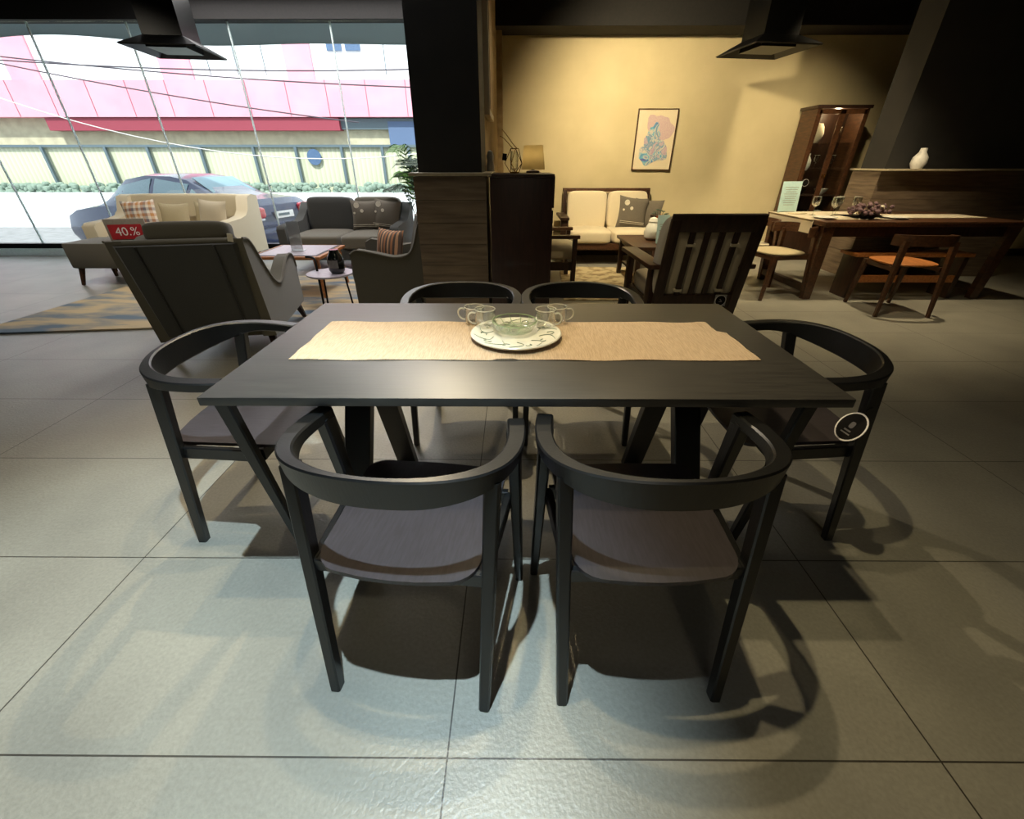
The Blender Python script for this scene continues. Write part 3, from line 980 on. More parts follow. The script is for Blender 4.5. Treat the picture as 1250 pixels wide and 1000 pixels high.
pf = thing('hanging_picture', 'thick pale wood framed picture seen edge-on, hung on the partition side', 'picture', (-.212, 4.2, 2.0))
MB().box((0, 0, 0), (.045, .62, .86), bev=.004).build('frame', 'cream_fab', pf)
MB().box((.024, 0, 0), (.004, .54, .78)).build('canvas', 'tan_wall', pf)
lb = bpy.data.lights.new('shade_fill_bulb', 'POINT'); lb.energy = 0.32; lb.color = (1, .90, .72); lb.shadow_soft_size = .03  # light added inside the shade so it does not render black
lbo = bpy.data.objects.new('shade_fill_bulb', lb); lbo.location = (.135, 3.64, 1.30); C.objects.link(lbo)
fg = thing('white_figurine', 'small white ornament on the stone ledge beside the column', 'ornament', (-.195, 3.86, 1.198))
MB().lathe([(.030, 0), (.034, .03), (.024, .07), (.030, .10), (.018, .135), (.0, .145)], 20, cap=False).build('body', 'white', fg)

# ================================================================== CREAM WALL: picture, sofa, rug, lounge
ar = thing('wall_picture', 'thin framed blue and mauve watercolour on the cream wall', 'picture', (1.945, 6.985, 1.527))
MB().box((0, 0, 0), (.525, .020, .705)).build('paper', 'cream_fab', ar)
f_ = MB()
for c, s in (((0, -.004, .357), (.545, .032, .012)), ((0, -.004, -.357), (.545, .032, .012)), ((.267, -.004, 0), (.012, .032, .705)), ((-.267, -.004, 0), (.012, .032, .705))):
    f_.box(c, s)
f_.build('frame', 'teak', ar)
m, nt, b = new_mat('watercolour wash')
L = nt.links.new
tc = N(nt, 'ShaderNodeTexCoord')
n1 = N(nt, 'ShaderNodeTexNoise'); n1.inputs['Scale'].default_value = 7; n1.inputs['Detail'].default_value = 5; n1.inputs['Distortion'].default_value = 1.5
cr = N(nt, 'ShaderNodeValToRGB'); e = cr.color_ramp.elements
for q in range(4):
    e.new(.5)
for q, (p_, c_) in enumerate([(.30, (96, 100, 170)), (.40, (110, 180, 200)), (.47, (214, 200, 180)), (.53, (96, 150, 180)), (.60, (196, 176, 180)), (.7, (170, 146, 168))]):
    e[q].position = p_; e[q].color = lin(c_)
L(tc.outputs['Object'], n1.inputs['Vector']); L(n1.outputs['Fac'], cr.inputs[0]); L(cr.outputs[0], b.inputs['Base Color'])
b.inputs['Roughness'].default_value = .8
M['wash'] = m
M['mauve'] = mat('mauve wash', (196, 166, 172), (206, 186, 176), 0.85, noise=9, detail=6)


def blob(cx, cz, rx, rz_, seed, y0, y1):
    pts = []
    for k in range(36):
        a = 2 * math.pi * k / 36
        q = 1 + .14 * math.sin(3 * a + seed) + .09 * math.sin(5 * a + 2 * seed) + .05 * math.sin(9 * a)
        pts.append((cx + rx * q * math.cos(a), cz + rz_ * q * math.sin(a)))
    n = len(pts)
    return [(x, y0, z) for x, z in pts] + [(x, y1, z) for x, z in pts], [[i, (i + 1) % n, n + (i + 1) % n, n + i] for i in range(n)] + [list(range(n)), list(range(2 * n - 1, n - 1, -1))]


mb = MB(); mb.add(*blob(.04, .11, .18, .19, 1.0, -.0125, -.010)); mb.build('mauve_wash', 'mauve', ar)
mb = MB(); mb.add(*blob(-.01, -.12, .195, .17, 2.2, -.014, -.010)); mb.build('blue_wash', 'wash', ar)
mb = MB(); mb.add(*blob(-.02, .06, .09, .13, 4.0, -.0145, -.010)); mb.build('blue_plume', 'wash', ar)


def scatter(name, lab, loc, w_, h, t, rot, m, prints=False, grp=None):
    o = thing(name, lab, 'cushion', loc, 0, grp)
    o.rotation_euler = [R(a) for a in rot]
    MB().pillow((0, 0, 0), w_, h, t).build('cover', m, o)
    if prints:
        ft = t / 2
        pm = MB()
        for (u, v, r_) in ((-.105, .115, .036), (-.035, .045, .022), (-.14, .02, .014)):
            tmp = MB().lathe([(0, 0), (r_, 0), (r_, .006), (0, .006)], 20, cap=False)
            d = ((1 - abs(2 * u / w_) ** 2.4) * (1 - abs(2 * v / h) ** 2.4)) ** .55
            pm.add(tmp.v, tmp.f, Matrix.Translation((u, -ft * d - .001, v)) @ Euler((R(90), 0, 0)).to_matrix().to_4x4())
        pm.build('flower_print', 'petal', o)
        MB().box((.0, -ft * .72 - .003, -.145), (.34, .004, .005)).box((.0, -ft * .80 - .003, -.125), (.34, .004, .005)).build('piped_stripe', 'petal', o)
    return o


# two seat sofa with walnut frame
sf = thing('cream_sofa', 'cream two-seat sofa with dark walnut frame against the cream wall', 'sofa', (1.33, 6.20, 0))
MB().soft((-.28, .30, .37), (.58, .66, .17), 7, crown=.015).build('seat_cushion', 'cream_fab', sf)
MB().soft((.31, .30, .37), (.58, .66, .17), 7, crown=.015).build('seat_cushion', 'cream_fab', sf)
MB().soft((-.285, .60, .66), (.565, .15, .50), 7, (-8, 0, 0)).build('back_cushion', 'cream_fab', sf)
MB().soft((.300, .60, .66), (.565, .15, .50), 7, (-8, 0, 0)).build('back_cushion', 'cream_fab', sf)
MB().box((0, .70, .92), (1.26, .05, .045), bev=.006).build('top_rail', 'teak', sf)
for s in (-1, 1):
    MB().box((s * .60, .69, .62), (.05, .05, .60), bev=.005).build('back_post', 'teak_dark', sf)
MB().box((0, .02, .25), (1.26, .04, .085), bev=.005).build('front_rail', 'teak', sf)
MB().box((0, .34, .28), (1.22, .64, .02)).build('seat_deck', 'teak_dark', sf)
for s in (-1, 1):
    am = MB().box((s * .655, .33, .605), (.12, .72, .035), bev=.006).build('arm', 'teak_dark', sf)
    MB().box((s * .655, .02, .46), (.10, .05, .28), bev=.004).build('arm_panel', 'teak_dark', am)
    for y in (.02, .64):
        MB().box((s * .62, y, .16), (.06, .05, .32), bev=.004).build('leg', 'teak_dark', sf)
scatter('scatter_cushion', 'grey cushion with pale flower print leaning on the cream sofa', (1.66, 6.56, .645), .42, .42, .14, (-14, 6, 0), 'floral', True, 'flower print cushions')
scatter('scatter_cushion', 'grey print cushion behind another one at the end of the cream sofa', (1.90, 6.64, .62), .40, .40, .13, (-14, 3, -18), 'floral', False, 'flower print cushions')

rg = MB().prism([(.52, 4.42), (1.75, 4.40), (1.95, 5.98), (.62, 6.05)], .004, .016).build('area_rug', 'rug_b')
tag(rg, 'mottled cream rug under the walnut coffee table by the cream sofa', 'rug')

# side facing armchair half hidden by the cabinet
ac = thing('cream_armchair', 'cream cushioned walnut armchair half hidden behind the tall cabinet', 'armchair', (.30, 5.25, 0), 90)
# local front is -y  -> world +x
MB().soft((0, -.10, .38), (.56, .62, .16), 6, crown=.02).build('seat_cushion', 'cream_fab', ac)
MB().soft((0, .22, .64), (.56, .14, .44), 6, (-12, 0, 0)).build('back_cushion', 'cream_fab', ac)
for s in (-1, 1):
    am = MB().box((s * .34, -.08, .56), (.08, .66, .035), bev=.006).build('arm', 'teak', ac)
    for y in (-.36, .22):
        MB().box((s * .34, y, .28), (.06, .05, .55), bev=.004).build('leg', 'teak_dark', ac)
    MB().box((s * .33, -.07, .25), (.03, .56, .09)).build('side_rail', 'teak_dark', ac)
MB().box((0, -.36, .26), (.64, .03, .07)).build('front_rail', 'teak_dark', ac)
MB().box((0, .26, .78), (.64, .03, .08), (-12, 0, 0)).build('top_rail', 'teak_dark', ac)

# walnut coffee table
ct = thing('coffee_table', 'walnut coffee table with open lower shelf before the cream sofa', 'table', (1.60, 5.25, .016))
MB().box((0, 0, .44), (.62, .92, .035), bev=.006).build('tabletop', 'teak', ct)
MB().box((0, 0, .15), (.46, .80, .02)).build('shelf', 'teak_dark', ct)
for sx in (-1, 1):
    for sy in (-1, 1):
        MB().box((sx * .245, sy * .42, .21), (.05, .05, .42), bev=.004).build('leg', 'teak_dark', ct)
    MB().box((sx * .245, 0, .395), (.025, .80, .05)).build('apron', 'teak_dark', ct)
vz = thing('white_jar', 'squat white ceramic jar with lid on the walnut coffee table', 'jar', (1.60, 5.30, .4735))
MB().lathe([(.05, 0), (.085, .03), (.09, .08), (.075, .14), (.05, .185), (.055, .20), (.04, .235), (.0, .25)], 32, cap=False).build('body', 'china', vz)
cdk = thing('display_card', 'pale blue display card in a clear holder on the walnut coffee table', 'card', (1.63, 5.02, .4735), 14)
MB().box((0, 0, .15), (.14, .005, .29), (-7, 0, 0)).build('card', 'card_blue', cdk)
MB().box((0, .008, .012), (.15, .07, .008)).build('foot', 'glass', cdk)
ln = MB()
for k in range(8):
    ln.box((.0, -.0035 + (.20 - .02 * k - .15) * .123, .20 - .02 * k), (.09 - .02 * (k % 3), .001, .004), (-7, 0, 0))
ln.build('print_lines', 'sign_grey', cdk)
of = thing('orange_flowers', 'orange dried flowers in a small pot on the walnut coffee table', 'flowers', (1.70, 5.42, .4735))
MB().lathe([(.04, 0), (.05, .05), (.045, .10), (.04, .10), (.04, .01)], 20, cap=False).build('pot', 'white', of)
fl = MB()
for k in range(16):
    a, r_ = random.random() * 6.28, .05 * random.random()
    fl.soft((r_ * math.cos(a), r_ * math.sin(a), .16 + .09 * random.random()), (.035, .03, .03), 2, seg=4)
fl.build('blooms', 'orange_leaf', of)['kind'] = 'stuff'
st = MB()
for k in range(7):
    a = k * .9
    st.tube([(0, 0, .05), (.03 * math.cos(a), .03 * math.sin(a), .17), (.08 * math.cos(a), .06 * math.sin(a), .27 + .02 * (k % 3))], .003, 5)
    st.soft((.08 * math.cos(a), .06 * math.sin(a), .27 + .02 * (k % 3)), (.05, .02, .012), 2, seg=4)
st.build('stems', 'leaf_dark', of)


# slatted armchair seen from behind
sa = thing('slatted_armchair', 'dark walnut armchair with slatted back turned to the camera', 'armchair', (1.37, 3.20, 0), 2)
LEAN = Matrix.Translation((0, 0, .30)) @ Euler((R(10), 0, 0)).to_matrix().to_4x4()
def lean(mb):
    return MB().add(mb.v, mb.f, LEAN)
lean(MB().box((0, 0, .615), (.64, .035, .115), bev=.008)).build('top_rail', 'teak_dark', sa)
lean(MB().box((0, 0, .045), (.60, .035, .12), bev=.005)).build('bottom_rail', 'teak_dark', sa)
for s in (-1, 1):
    lean(MB().box((s * .29, 0, .29), (.065, .045, .70), bev=.006)).build('back_post', 'teak_dark', sa)
for k in range(4):
    lean(MB().box((-.155 + .103 * k, 0, .33), (.040, .018, .52), bev=.003)).build('slat', 'teak_dark', sa)
bc = MB(); tmp = MB().soft((-.015, .115, .33), (.63, .17, .60), 6)
bc = lean(tmp).build('back_cushion', 'beige_fab', sa)
for x, z in ((-.15, .47), (.16, .47), (-.16, .14), (.15, .14)):
    lean(MB().box((x, -.004, z), (.060, .028, .018))).build('strap', 'beige_fab', sa)
MB().soft((0, .42, .37), (.58, .62, .17), 6, crown=.02).build('seat_cushion', 'beige_fab', sa)
for s in (-1, 1):
    MB().box((s * .33, .38, .60), (.13, .80, .035), bev=.010).build('arm', 'teak', sa)
    MB().box((s * .32, .10, .30), (.05, .10, .58), bev=.006).build('leg', 'teak_dark', sa)
    MB().box((s * .32, .70, .30), (.05, .07, .58), bev=.006).build('leg', 'teak_dark', sa)
    MB().box((s * .31, .40, .27), (.03, .60, .10)).build('side_rail', 'teak_dark', sa)
MB().box((0, .10, .25), (.60, .03, .12)).build('back_apron', 'teak_dark', sa)
MB().box((0, .70, .27), (.60, .03, .10)).build('front_apron', 'teak_dark', sa)
rt = thing('round_tag', 'small round black tag on a clear square hung on the slatted armchair', 'tag', (1.525, 3.115, .375))
MB().box((0, 0, 0), (.085, .002, .085)).build('square', 'acrylic', rt)
disc(MB(), (0, -.003, 0), .036, .002).build('card', 'tag_black', rt)
disc(MB(), (0, -.0035, 0), .040, .0025, inner=.037).build('rim', 'sign_white', rt)
MB().box((0, -.0045, .004), (.020, .001, .006), (0, 40, 0)).box((0, -.0045, -.008), (.024, .001, .005)).build('print', 'label', rt)
wt = MB().box((1.255, 3.108, .335), (.05, .004, .022), (0, 5, 0)).build('price_sticker', 'sign_white')
tag(wt, 'small white sticker on the lower rail of the slatted armchair', 'sticker')

# ================================================================== WALNUT DINING SETTING BY THE OTHER COLUMN
wt = thing('walnut_dining_table', 'long walnut dining table laid with glasses by the oak clad column', 'table', (4.0, 4.98, 0), 1)
MB().box((0, 0, .74), (2.0, 1.05, .045), bev=.006).build('tabletop', 'teak', wt)
MB().box((0, -.44, .67), (1.86, .03, .10)).box((0, .44, .67), (1.86, .03, .10)).box((-.92, 0, .67), (.03, .86, .10)).build('apron', 'teak_dark', wt)
for sx in (-1, 1):
    for sy in (-1, 1):
        MB().bar((sx * .93, sy * .46, .72), (sx * .90, sy * .44, 0), (.11, .07), (.085, .06)).build('leg', 'teak', wt)
    MB().box((sx * .91, 0, .10), (.06, .86, .06)).build('end_stretcher', 'teak_dark', wt)
rn = MB().box((-.52, .06, .7645), (1.02, .80, .004)).box((-1.008, .06, .70), (.006, .80, .13)).box((0.2, -.02, .7645), (1.4, .34, .004))
o = MB().add(rn.v, rn.f, Matrix.Translation((4.0, 4.98, 0)) @ Euler((0, 0, R(1))).to_matrix().to_4x4()).build('tablecloth', 'beige_fab')
tag(o, 'pale cloth draped over the end of the walnut dining table', 'tablecloth')
# bench on its far side
bn = thing('wooden_bench', 'low honey oak bench seen beneath the walnut dining table', 'bench', (4.1, 4.66, 0))
MB().box((0, 0, .44), (1.2, .26, .035), bev=.004).build('seat', 'oak', bn)
MB().box((0, -.10, .20), (1.1, .03, .07)).build('stretcher', 'oak', bn)
for sx in (-1, 1):
    MB().box((sx * .54, 0, .21), (.05, .24, .42), bev=.004).build('leg', 'teak_dark', bn)


def bistro_chair(seatm):
    t = thing('wooden_chair', 'x', 'chair', (0, 0, 0), 0, 'walnut chairs around the long walnut table')
    MB().soft((0, .0, .455), (.46, .45, .035), 3.2).build('seat', seatm, t)
    for s in (-1, 1):
        MB().bar((s * .205, -.215, .66), (s * .235, -.27, 0), (.045, .05), (.026, .03)).build('leg', 'teak', t)
        MB().bar((s * .195, .19, .44), (s * .215, .23, 0), (.040, .045), (.026, .03)).build('leg', 'teak', t)
        MB().bar((s * .205, -.20, .42), (s * .195, .19, .42), (.02, .04)).build('side_rail', 'teak', t)
    MB().bar((-.19, .19, .42), (.19, .19, .42), (.02, .04), side=(0, 1, 0)).build('front_rail', 'teak', t)
    key = [(-.235, -.10, .66), (-.225, -.19, .665), (-.15, -.245, .67), (0, -.265, .672)]
    key += [(-a, b, c) for a, b, c in key[-2::-1]]
    P_ = crom(key, 5)
    vs, fs = [], []
    for i, (x, y, z) in enumerate(P_):
        q0, q1 = P_[max(i - 1, 0)], P_[min(i + 1, len(P_) - 1)]
        d = Vector((q1[0] - q0[0], q1[1] - q0[1], 0)).normalized(); nn = Vector((d.y, -d.x, 0))
        for u, v in ((.011, .045), (.011, -.045), (-.011, -.045), (-.011, .045)):
            vs.append((x + nn.x * u, y + nn.y * u, z + v))
    for i in range(len(P_) - 1):
        fs += [[i * 4 + k, i * 4 + (k + 1) % 4, (i + 1) * 4 + (k + 1) % 4, (i + 1) * 4 + k] for k in range(4)]
    fs += [[0, 1, 2, 3], [(len(P_) - 1) * 4 + k for k in (3, 2, 1, 0)]]
    MB().add(vs, fs).build('backrest', 'teak', t, sharp=50)
    return t


c1 = bistro_chair('oak')
place(c1, (3.66, 4.16, 0), -4, 'walnut chair with honey seat standing in front of the walnut table, back to camera', True)
c2 = bistro_chair('cream_fab')
place(c2, (2.68, 5.24, 0), 96, 'walnut chair with pale seat at the table end, next to the cream wall', True)
c3 = bistro_chair('sand_fab')
place(c3, (2.76, 4.70, 0), 104, 'walnut chair with sand seat at the table end, in front of the other one', True)


def wine_glass():
    t = thing('wine_glass', 'x', 'glass', (0, 0, 0), 0, 'stemmed glasses on the walnut table')
    MB().lathe([(.034, 0), (.034, .002), (.005, .006), (.0035, .02), (.0035, .075), (.012, .085), (.034, .105), (.040, .135), (.036, .180), (.0345, .180), (.0385, .135), (.032, .108), (.0, .090)], 24, cap=False).build('bowl', 'wine', t)
    MB().tube([(.0355 * math.cos(2 * math.pi * k / 24), .0355 * math.sin(2 * math.pi * k / 24), .180) for k in range(24)], .0014, 5, closed=True).build('rim', 'glass_highlight', t)
    return t


wg = wine_glass()
for i, (x, y, lab) in enumerate([
    (3.22, 5.02, 'stemmed wine glass on the walnut table, the one next to the pale card'),
    (3.35, 4.90, 'stemmed wine glass on the walnut table, front one of the middle pair'),
    (3.46, 5.02, 'stemmed wine glass on the walnut table, rear one of the middle pair'),
    (3.62, 4.98, 'stemmed wine glass on the walnut table, beside the flower arrangement')]):
    place(wg, (x, y, .7675), 0, lab, i == 0)
for i, (x, y, lab) in enumerate([(3.16, 4.72, 'white dinner plate on the walnut table near the draped end'), (3.88, 4.72, 'white dinner plate on the walnut table beside the flowers')]):
    p = thing('dinner_plate', lab, 'plate', (x, y, .7675), 0, 'white dinner plates on the walnut table')
    MB().lathe([(0, 0), (.07, 0), (.115, .012), (.115, .015), (.07, .006), (0, .006)], 32, cap=False).build('body', 'china', p)
nb = thing('napkin', 'folded cream napkin lying on the walnut table near its draped end', 'napkin', (3.14, 5.16, .7675), 12)
MB().box((0, 0, .006), (.16, .10, .012), bev=.003).build('cloth', 'cream_fab', nb)
fa = thing('flower_arrangement', 'low dusky plum flower arrangement on the walnut dining table', 'flowers', (3.57, 4.70, .7675))
MB().lathe([(.05, 0), (.09, .03), (.10, .05), (.09, .05), (.05, .01)], 24, cap=False).build('bowl', 'black_metal', fa)
fl = MB(); f2 = MB()
for k in range(60):
    a, r_ = random.random() * 6.28, .17 * math.sqrt(random.random())
    (fl if k % 6 else f2).soft((r_ * 1.25 * math.cos(a), r_ * .8 * math.sin(a), .05 + .12 * random.random() * (1 - r_ * 3)), (.045, .04, .03), 2, (random.uniform(0, 90), 0, random.uniform(0, 90)), 4)
fl.build('blooms', 'plum', fa)['kind'] = 'stuff'
f2.build('pale_blooms', 'petal', fa)['kind'] = 'stuff'
mc = thing('menu_card', 'tall pale blue card standing on the cloth at the end of the walnut table', 'card', (3.13, 5.38, .7675), 10)
MB().box((0, 0, .155), (.24, .006, .31), (-6, 0, 0), bev=.001).build('board', 'card_blue', mc)
MB().box((0, .02, .004), (.20, .08, .006)).build('foot', 'acrylic', mc)
ln = MB()
for k in range(9):
    ln.box((0, -.004 + (.25 - .022 * k - .155) * .105, .25 - .022 * k), (.17 - .02 * (k % 3), .0012, .004), (-6, 0, 0))
ln.build('print_lines', 'sign_grey', mc)

# glazed display cabinet against the cream wall
vc = thing('display_cabinet', 'tall walnut display cabinet with two glazed doors against the cream wall', 'cabinet', (4.20, 6.78, 0))
MB().box((-.315, 0, .93), (.03, .36, 1.86)).build('side_panel', 'teak', vc)
MB().box((.315, 0, .93), (.03, .36, 1.86)).build('side_panel', 'teak', vc)
MB().box((0, 0, 1.875), (.70, .40, .035), bev=.004).build('top_panel', 'teak_dark', vc)
MB().box((0, .17, .93), (.62, .012, 1.84)).build('back_panel', 'teak_dark', vc)
MB().box((0, 0, .04), (.62, .34, .08)).build('base', 'teak_dark', vc)
MB().box((0, -.165, .32), (.60, .02, .46), bev=.003).build('drawer_front', 'teak_dark', vc)
for z in (.58, .86, 1.16, 1.48):
    MB().box((0, .01, z), (.60, .30, .012)).build('shelf', 'teak_dark' if z < 1 else 'glass', vc)
for s in (-1, 1):
    d = MB()
    cx = s * .152
    for c, z_ in (((cx - .135, -.175, 1.20), (.035, .022, 1.28)), ((cx + .135, -.175, 1.20), (.035, .022, 1.28)), ((cx, -.175, 1.825), (.30, .022, .05)), ((cx, -.175, .58), (.30, .022, .05))):
        d.box(c, z_)
    d = d.build('door', 'teak', vc)
    MB().box((cx, -.176, 1.20), (.238, .004, 1.20)).build('door_pane', 'pane', d)
    MB().soft((s * .015, -.195, 1.10), (.012, .014, .05), 4).build('handle', 'gold', d)
lt = bpy.data.lights.new('cabinet_fill', 'POINT'); lt.energy = 4; lt.color = (1, .75, .42); lt.shadow_soft_size = .03  # added point light, brightens the dark cabinet interior
lo = bpy.data.objects.new('cabinet_fill', lt); lo.location = (4.20, 6.72, 1.82); C.objects.link(lo)
hl = thing('glass_lamp_globe', 'glowing cream globe on the top shelf of the display cabinet', 'lamp', (4.06, 6.80, 1.487))
MB().lathe([(.04, 0), (.075, .05), (.085, .11), (.07, .18), (.045, .22), (0, .225)], 24, cap=False).build('body', 'cream_fab', hl)
zs = [.587, .867, 1.167, 1.487]
for i, (x, z, kind, lab) in enumerate([
    (4.32, zs[3], 'g', 'stemmed glass on the top shelf of the display cabinet'),
    (4.02, zs[2], 'v', 'white ceramic vase on the third shelf of the display cabinet'),
    (4.14, zs[2], 'g', 'stemmed glass beside the white vase in the display cabinet'),
    (4.36, zs[2], 'g', 'stemmed glass alone behind the second door of the display cabinet'),
    (4.04, zs[1], 'b', 'dark bowl on the second shelf of the display cabinet'),
    (4.34, zs[1], 'w', 'pale bowl on the second shelf of the display cabinet'),
    (4.14, zs[0], 'b', 'dark bowl on the lowest glazed shelf of the display cabinet'),
    (4.34, zs[0], 'w', 'pale bowl on the lowest glazed shelf of the display cabinet')]):
    if kind == 'g':
        g = copy_tree(wg); g.location = (x, 6.76, z); g['label'] = lab; g['group'] = 'stemmed glasses in the display cabinet'; g.rotation_euler = (0, 0, 0)
    elif kind == 'v':
        g = thing('ceramic_vase', lab, 'vase', (x, 6.76, z))
        MB().lathe([(.03, 0), (.055, .05), (.05, .12), (.02, .17), (.024, .20), (.018, .20), (.015, .17)], 24, cap=False).build('body', 'china', g)
    else:
        g = thing('bowl', lab, 'bowl', (x, 6.76, z), 0, 'bowls in the display cabinet')
        MB().lathe([(.035, 0), (.07, .035), (.09, .075), (.085, .075), (.065, .038), (.0, .008)], 24, cap=False).build('body', 'china' if kind == 'w' else 'dark_glass', g)
vt = thing('round_tag', 'small round black tag with white rim on the display cabinet door', 'tag', (3.985, 6.585, 1.02))
disc(MB(), (0, 0, 0), .040, .002).build('card', 'tag_black', vt)
disc(MB(), (0, -.0005, 0), .044, .0025, inner=.041).build('rim', 'sign_white', vt)

# things at the other column
wv = thing('white_vase', 'white vase standing on the stone ledge beside the charcoal column', 'vase', (4.53, 5.51, 1.198))
MB().lathe([(.05, 0), (.075, .05), (.07, .11), (.035, .16), (.03, .20), (.025, .20), (.03, .15)], 28, cap=False).build('body', 'white', wv)


# ceiling air diffusers
def diffuser():
    t = thing('air_diffuser', 'x', 'air diffuser', (0, 0, 0), 0, 'flared black ceiling air outlets')
    MB().box((0, 0, .36), (.40, .40, .72)).build('duct', 'black_metal', t)
    vs = [(-.38, -.38, 0), (.38, -.38, 0), (.38, .38, 0), (-.38, .38, 0), (-.20, -.20, .10), (.20, -.20, .10), (.20, .20, .10), (-.20, .20, .10)]
    vs += [(x * .97, y * .97, z - .012) for x, y, z in vs]
    fs = [[0, 1, 5, 4], [1, 2, 6, 5], [2, 3, 7, 6], [3, 0, 4, 7], [8, 12, 13, 9], [9, 13, 14, 10], [10, 14, 15, 11], [11, 15, 12, 8],
          [0, 8, 9, 1], [1, 9, 10, 2], [2, 10, 11, 3], [3, 11, 8, 0], [4, 5, 13, 12], [5, 6, 14, 13], [6, 7, 15, 14], [7, 4, 12, 15]]
    MB().add(vs, fs).build('flared_skirt', 'black_metal', t)
    return t


df = diffuser()
place(df, (-3.78, 6.05, 2.33), 8, 'flared black air outlet hanging from the ceiling before the shop window', True)
place(df, (2.78, 6.05, 2.33), 8, 'flared black air outlet hanging from the ceiling before the cream wall', False)


# ================================================================== LOUNGE BY THE WINDOW
def sofa_leg(t, x, y, m='teak_dark', h=.14):
    MB().lathe([(.014, 0), (.024, h)], 12, (x, y, 0)).build('leg', m, t)


# recliner seen from behind
rc = thing('wing_armchair', 'large dark grey armchair with olive sides, its back to the camera', 'armchair', (-2.19, 3.28, 0.004), 12)
bk = MB().bar((0, -.42, .22), (0, -.55, .825), (.66, .10), (.68, .085), bev=.03)
bk.build('back_shell', 'char_fab', rc)
for s in (-1, 1):
    MB().bar((s * .205, -.474, .225), (s * .215, -.597, .815), (.010, .012), bev=.002).build('piping', 'black_wood', rc)
MB().bar((0, -.30, .40), (0, -.44, .84), (.56, .16), (.56, .13), bev=.05).build('back_cushion', 'grey_fab', rc)
MB().tube([(-.335, -.55, .828), (.335, -.55, .828)], .022, 10).build('top_roll', 'grey_fab', rc)
MB().soft((.045, -.45, .875), (.48, .15, .12), 5, (-12, 0, 0)).build('head_pillow', 'grey_fab', rc)
def side_poly(t, s, m):
    # outline in local y,z of the winged side with the dipped arm
    ol = [(-.46, .17), (.44, .17), (.47, .20), (.47, .47), (.44, .56), (.36, .595), (.24, .585), (.10, .53), (-.02, .47), (-.12, .47), (-.22, .53), (-.32, .64), (-.42, .77), (-.49, .83), (-.57, .845), (-.56, .75)]
    x0, x1 = (.285, .375) if s > 0 else (-.375, -.285)
    n = len(ol)
    vs = [(x0, y, z) for y, z in ol] + [(x1, y, z) for y, z in ol]
    fs = [[i, (i + 1) % n, n + (i + 1) % n, n + i] for i in range(n)] + [list(range(n - 1, -1, -1)), list(range(n, 2 * n))]
    MB().add(vs, fs).build('side_panel', m, t, sharp=50)
    xx = .378 * s
    MB().tube(crom([(xx, y, z) for y, z in ol[3:15]], 4), .008, 6).build('piping', 'taupe_fab', t)
side_poly(rc, 1, 'grey_fab'); side_poly(rc, -1, 'grey_fab')
MB().soft((0, .02, .37), (.56, .90, .20), 6, crown=.02).build('seat_cushion', 'grey_fab', rc)
MB().box((0, .0, .23), (.60, .86, .12)).build('seat_base', 'grey_fab', rc)
for x, y, dx, dy in ((.31, .42, .03, .08), (-.31, .42, -.03, .08), (.31, -.36, .03, -.08), (-.31, -.36, -.03, -.08)):
    MB().bar((x, y, .18), (x + dx, y + dy, 0), (.05, .05), (.028, .028)).build('leg', 'teak_dark', rc)
pt = MB().box((-1.735, 2.735, .862), (.03, .004, .045), (0, 10, 12)).build('price_tag', 'petal')
tag(pt, 'small cream paper tag on the shoulder of the large dark grey armchair', 'tag')

# abstract rug
rg = MB().prism([(-4.6, 3.35), (-1.35, 3.72), (-1.15, 5.55), (-4.5, 5.35)], .004, .016).build('area_rug', 'rug_a')
tag(rg, 'beige and slate blue abstract rug in the window lounge', 'rug')

# pale wing sofa
sl = thing('wing_sofa', 'pale cream high-back sofa with curved wings before the shop window', 'sofa', (-4.55, 5.70, 0))
MB().soft((0, .82, .56), (1.80, .20, .66), 8, (-4, 0, 0)).build('back', 'cream_fab', sl)
MB().soft((0, .34, .37), (1.42, .74, .20), 7, crown=.015).build('seat_cushion', 'beige_fab', sl)
MB().box((0, .42, .22), (1.66, .80, .14), bev=.02).build('base', 'cream_fab', sl)
for s in (-1, 1):
    x0, x1 = sorted((s * .74, s * .90))
    ol = [(.0, .16), (.88, .16), (.94, .86), (.80, .885), (.70, .86), (.63, .70), (.55, .64), (.40, .615), (.06, .60), (.0, .56)]
    n = len(ol)
    vs = [(x0, y, z) for y, z in ol] + [(x1, y, z) for y, z in ol]
    fs = [[i, (i + 1) % n, n + (i + 1) % n, n + i] for i in range(n)] + [list(range(n - 1, -1, -1)), list(range(n, 2 * n))]
    MB().add(vs, fs).build('wing_arm', 'cream_fab', sl, sharp=60)
    for y in (.08, .82):
        sofa_leg(sl, s * .78, y, 'teak', .16)
scatter('plaid_cushion', 'orange, grey and white plaid cushion on the pale wing sofa', (-4.98, 6.12, .63), .44, .42, .14, (-12, -3, 6), 'plaid')
scatter('scatter_cushion', 'sand coloured cushion beside the plaid cushion on the wing sofa', (-4.60, 6.22, .61), .42, .38, .14, (-14, 0, 0), 'sand_fab', False, 'plain cushions on the wing sofa')
scatter('scatter_cushion', 'sand coloured cushion tucked behind the pale grey cushion', (-4.16, 6.24, .61), .40, .38, .13, (-14, 4, -6), 'sand_fab', False, 'plain cushions on the wing sofa')
scatter('scatter_cushion', 'pale grey cushion in the corner of the pale wing sofa', (-3.98, 6.06, .64), .42, .42, .14, (-12, 4, -10), 'beige_fab', False, 'plain cushions on the wing sofa')

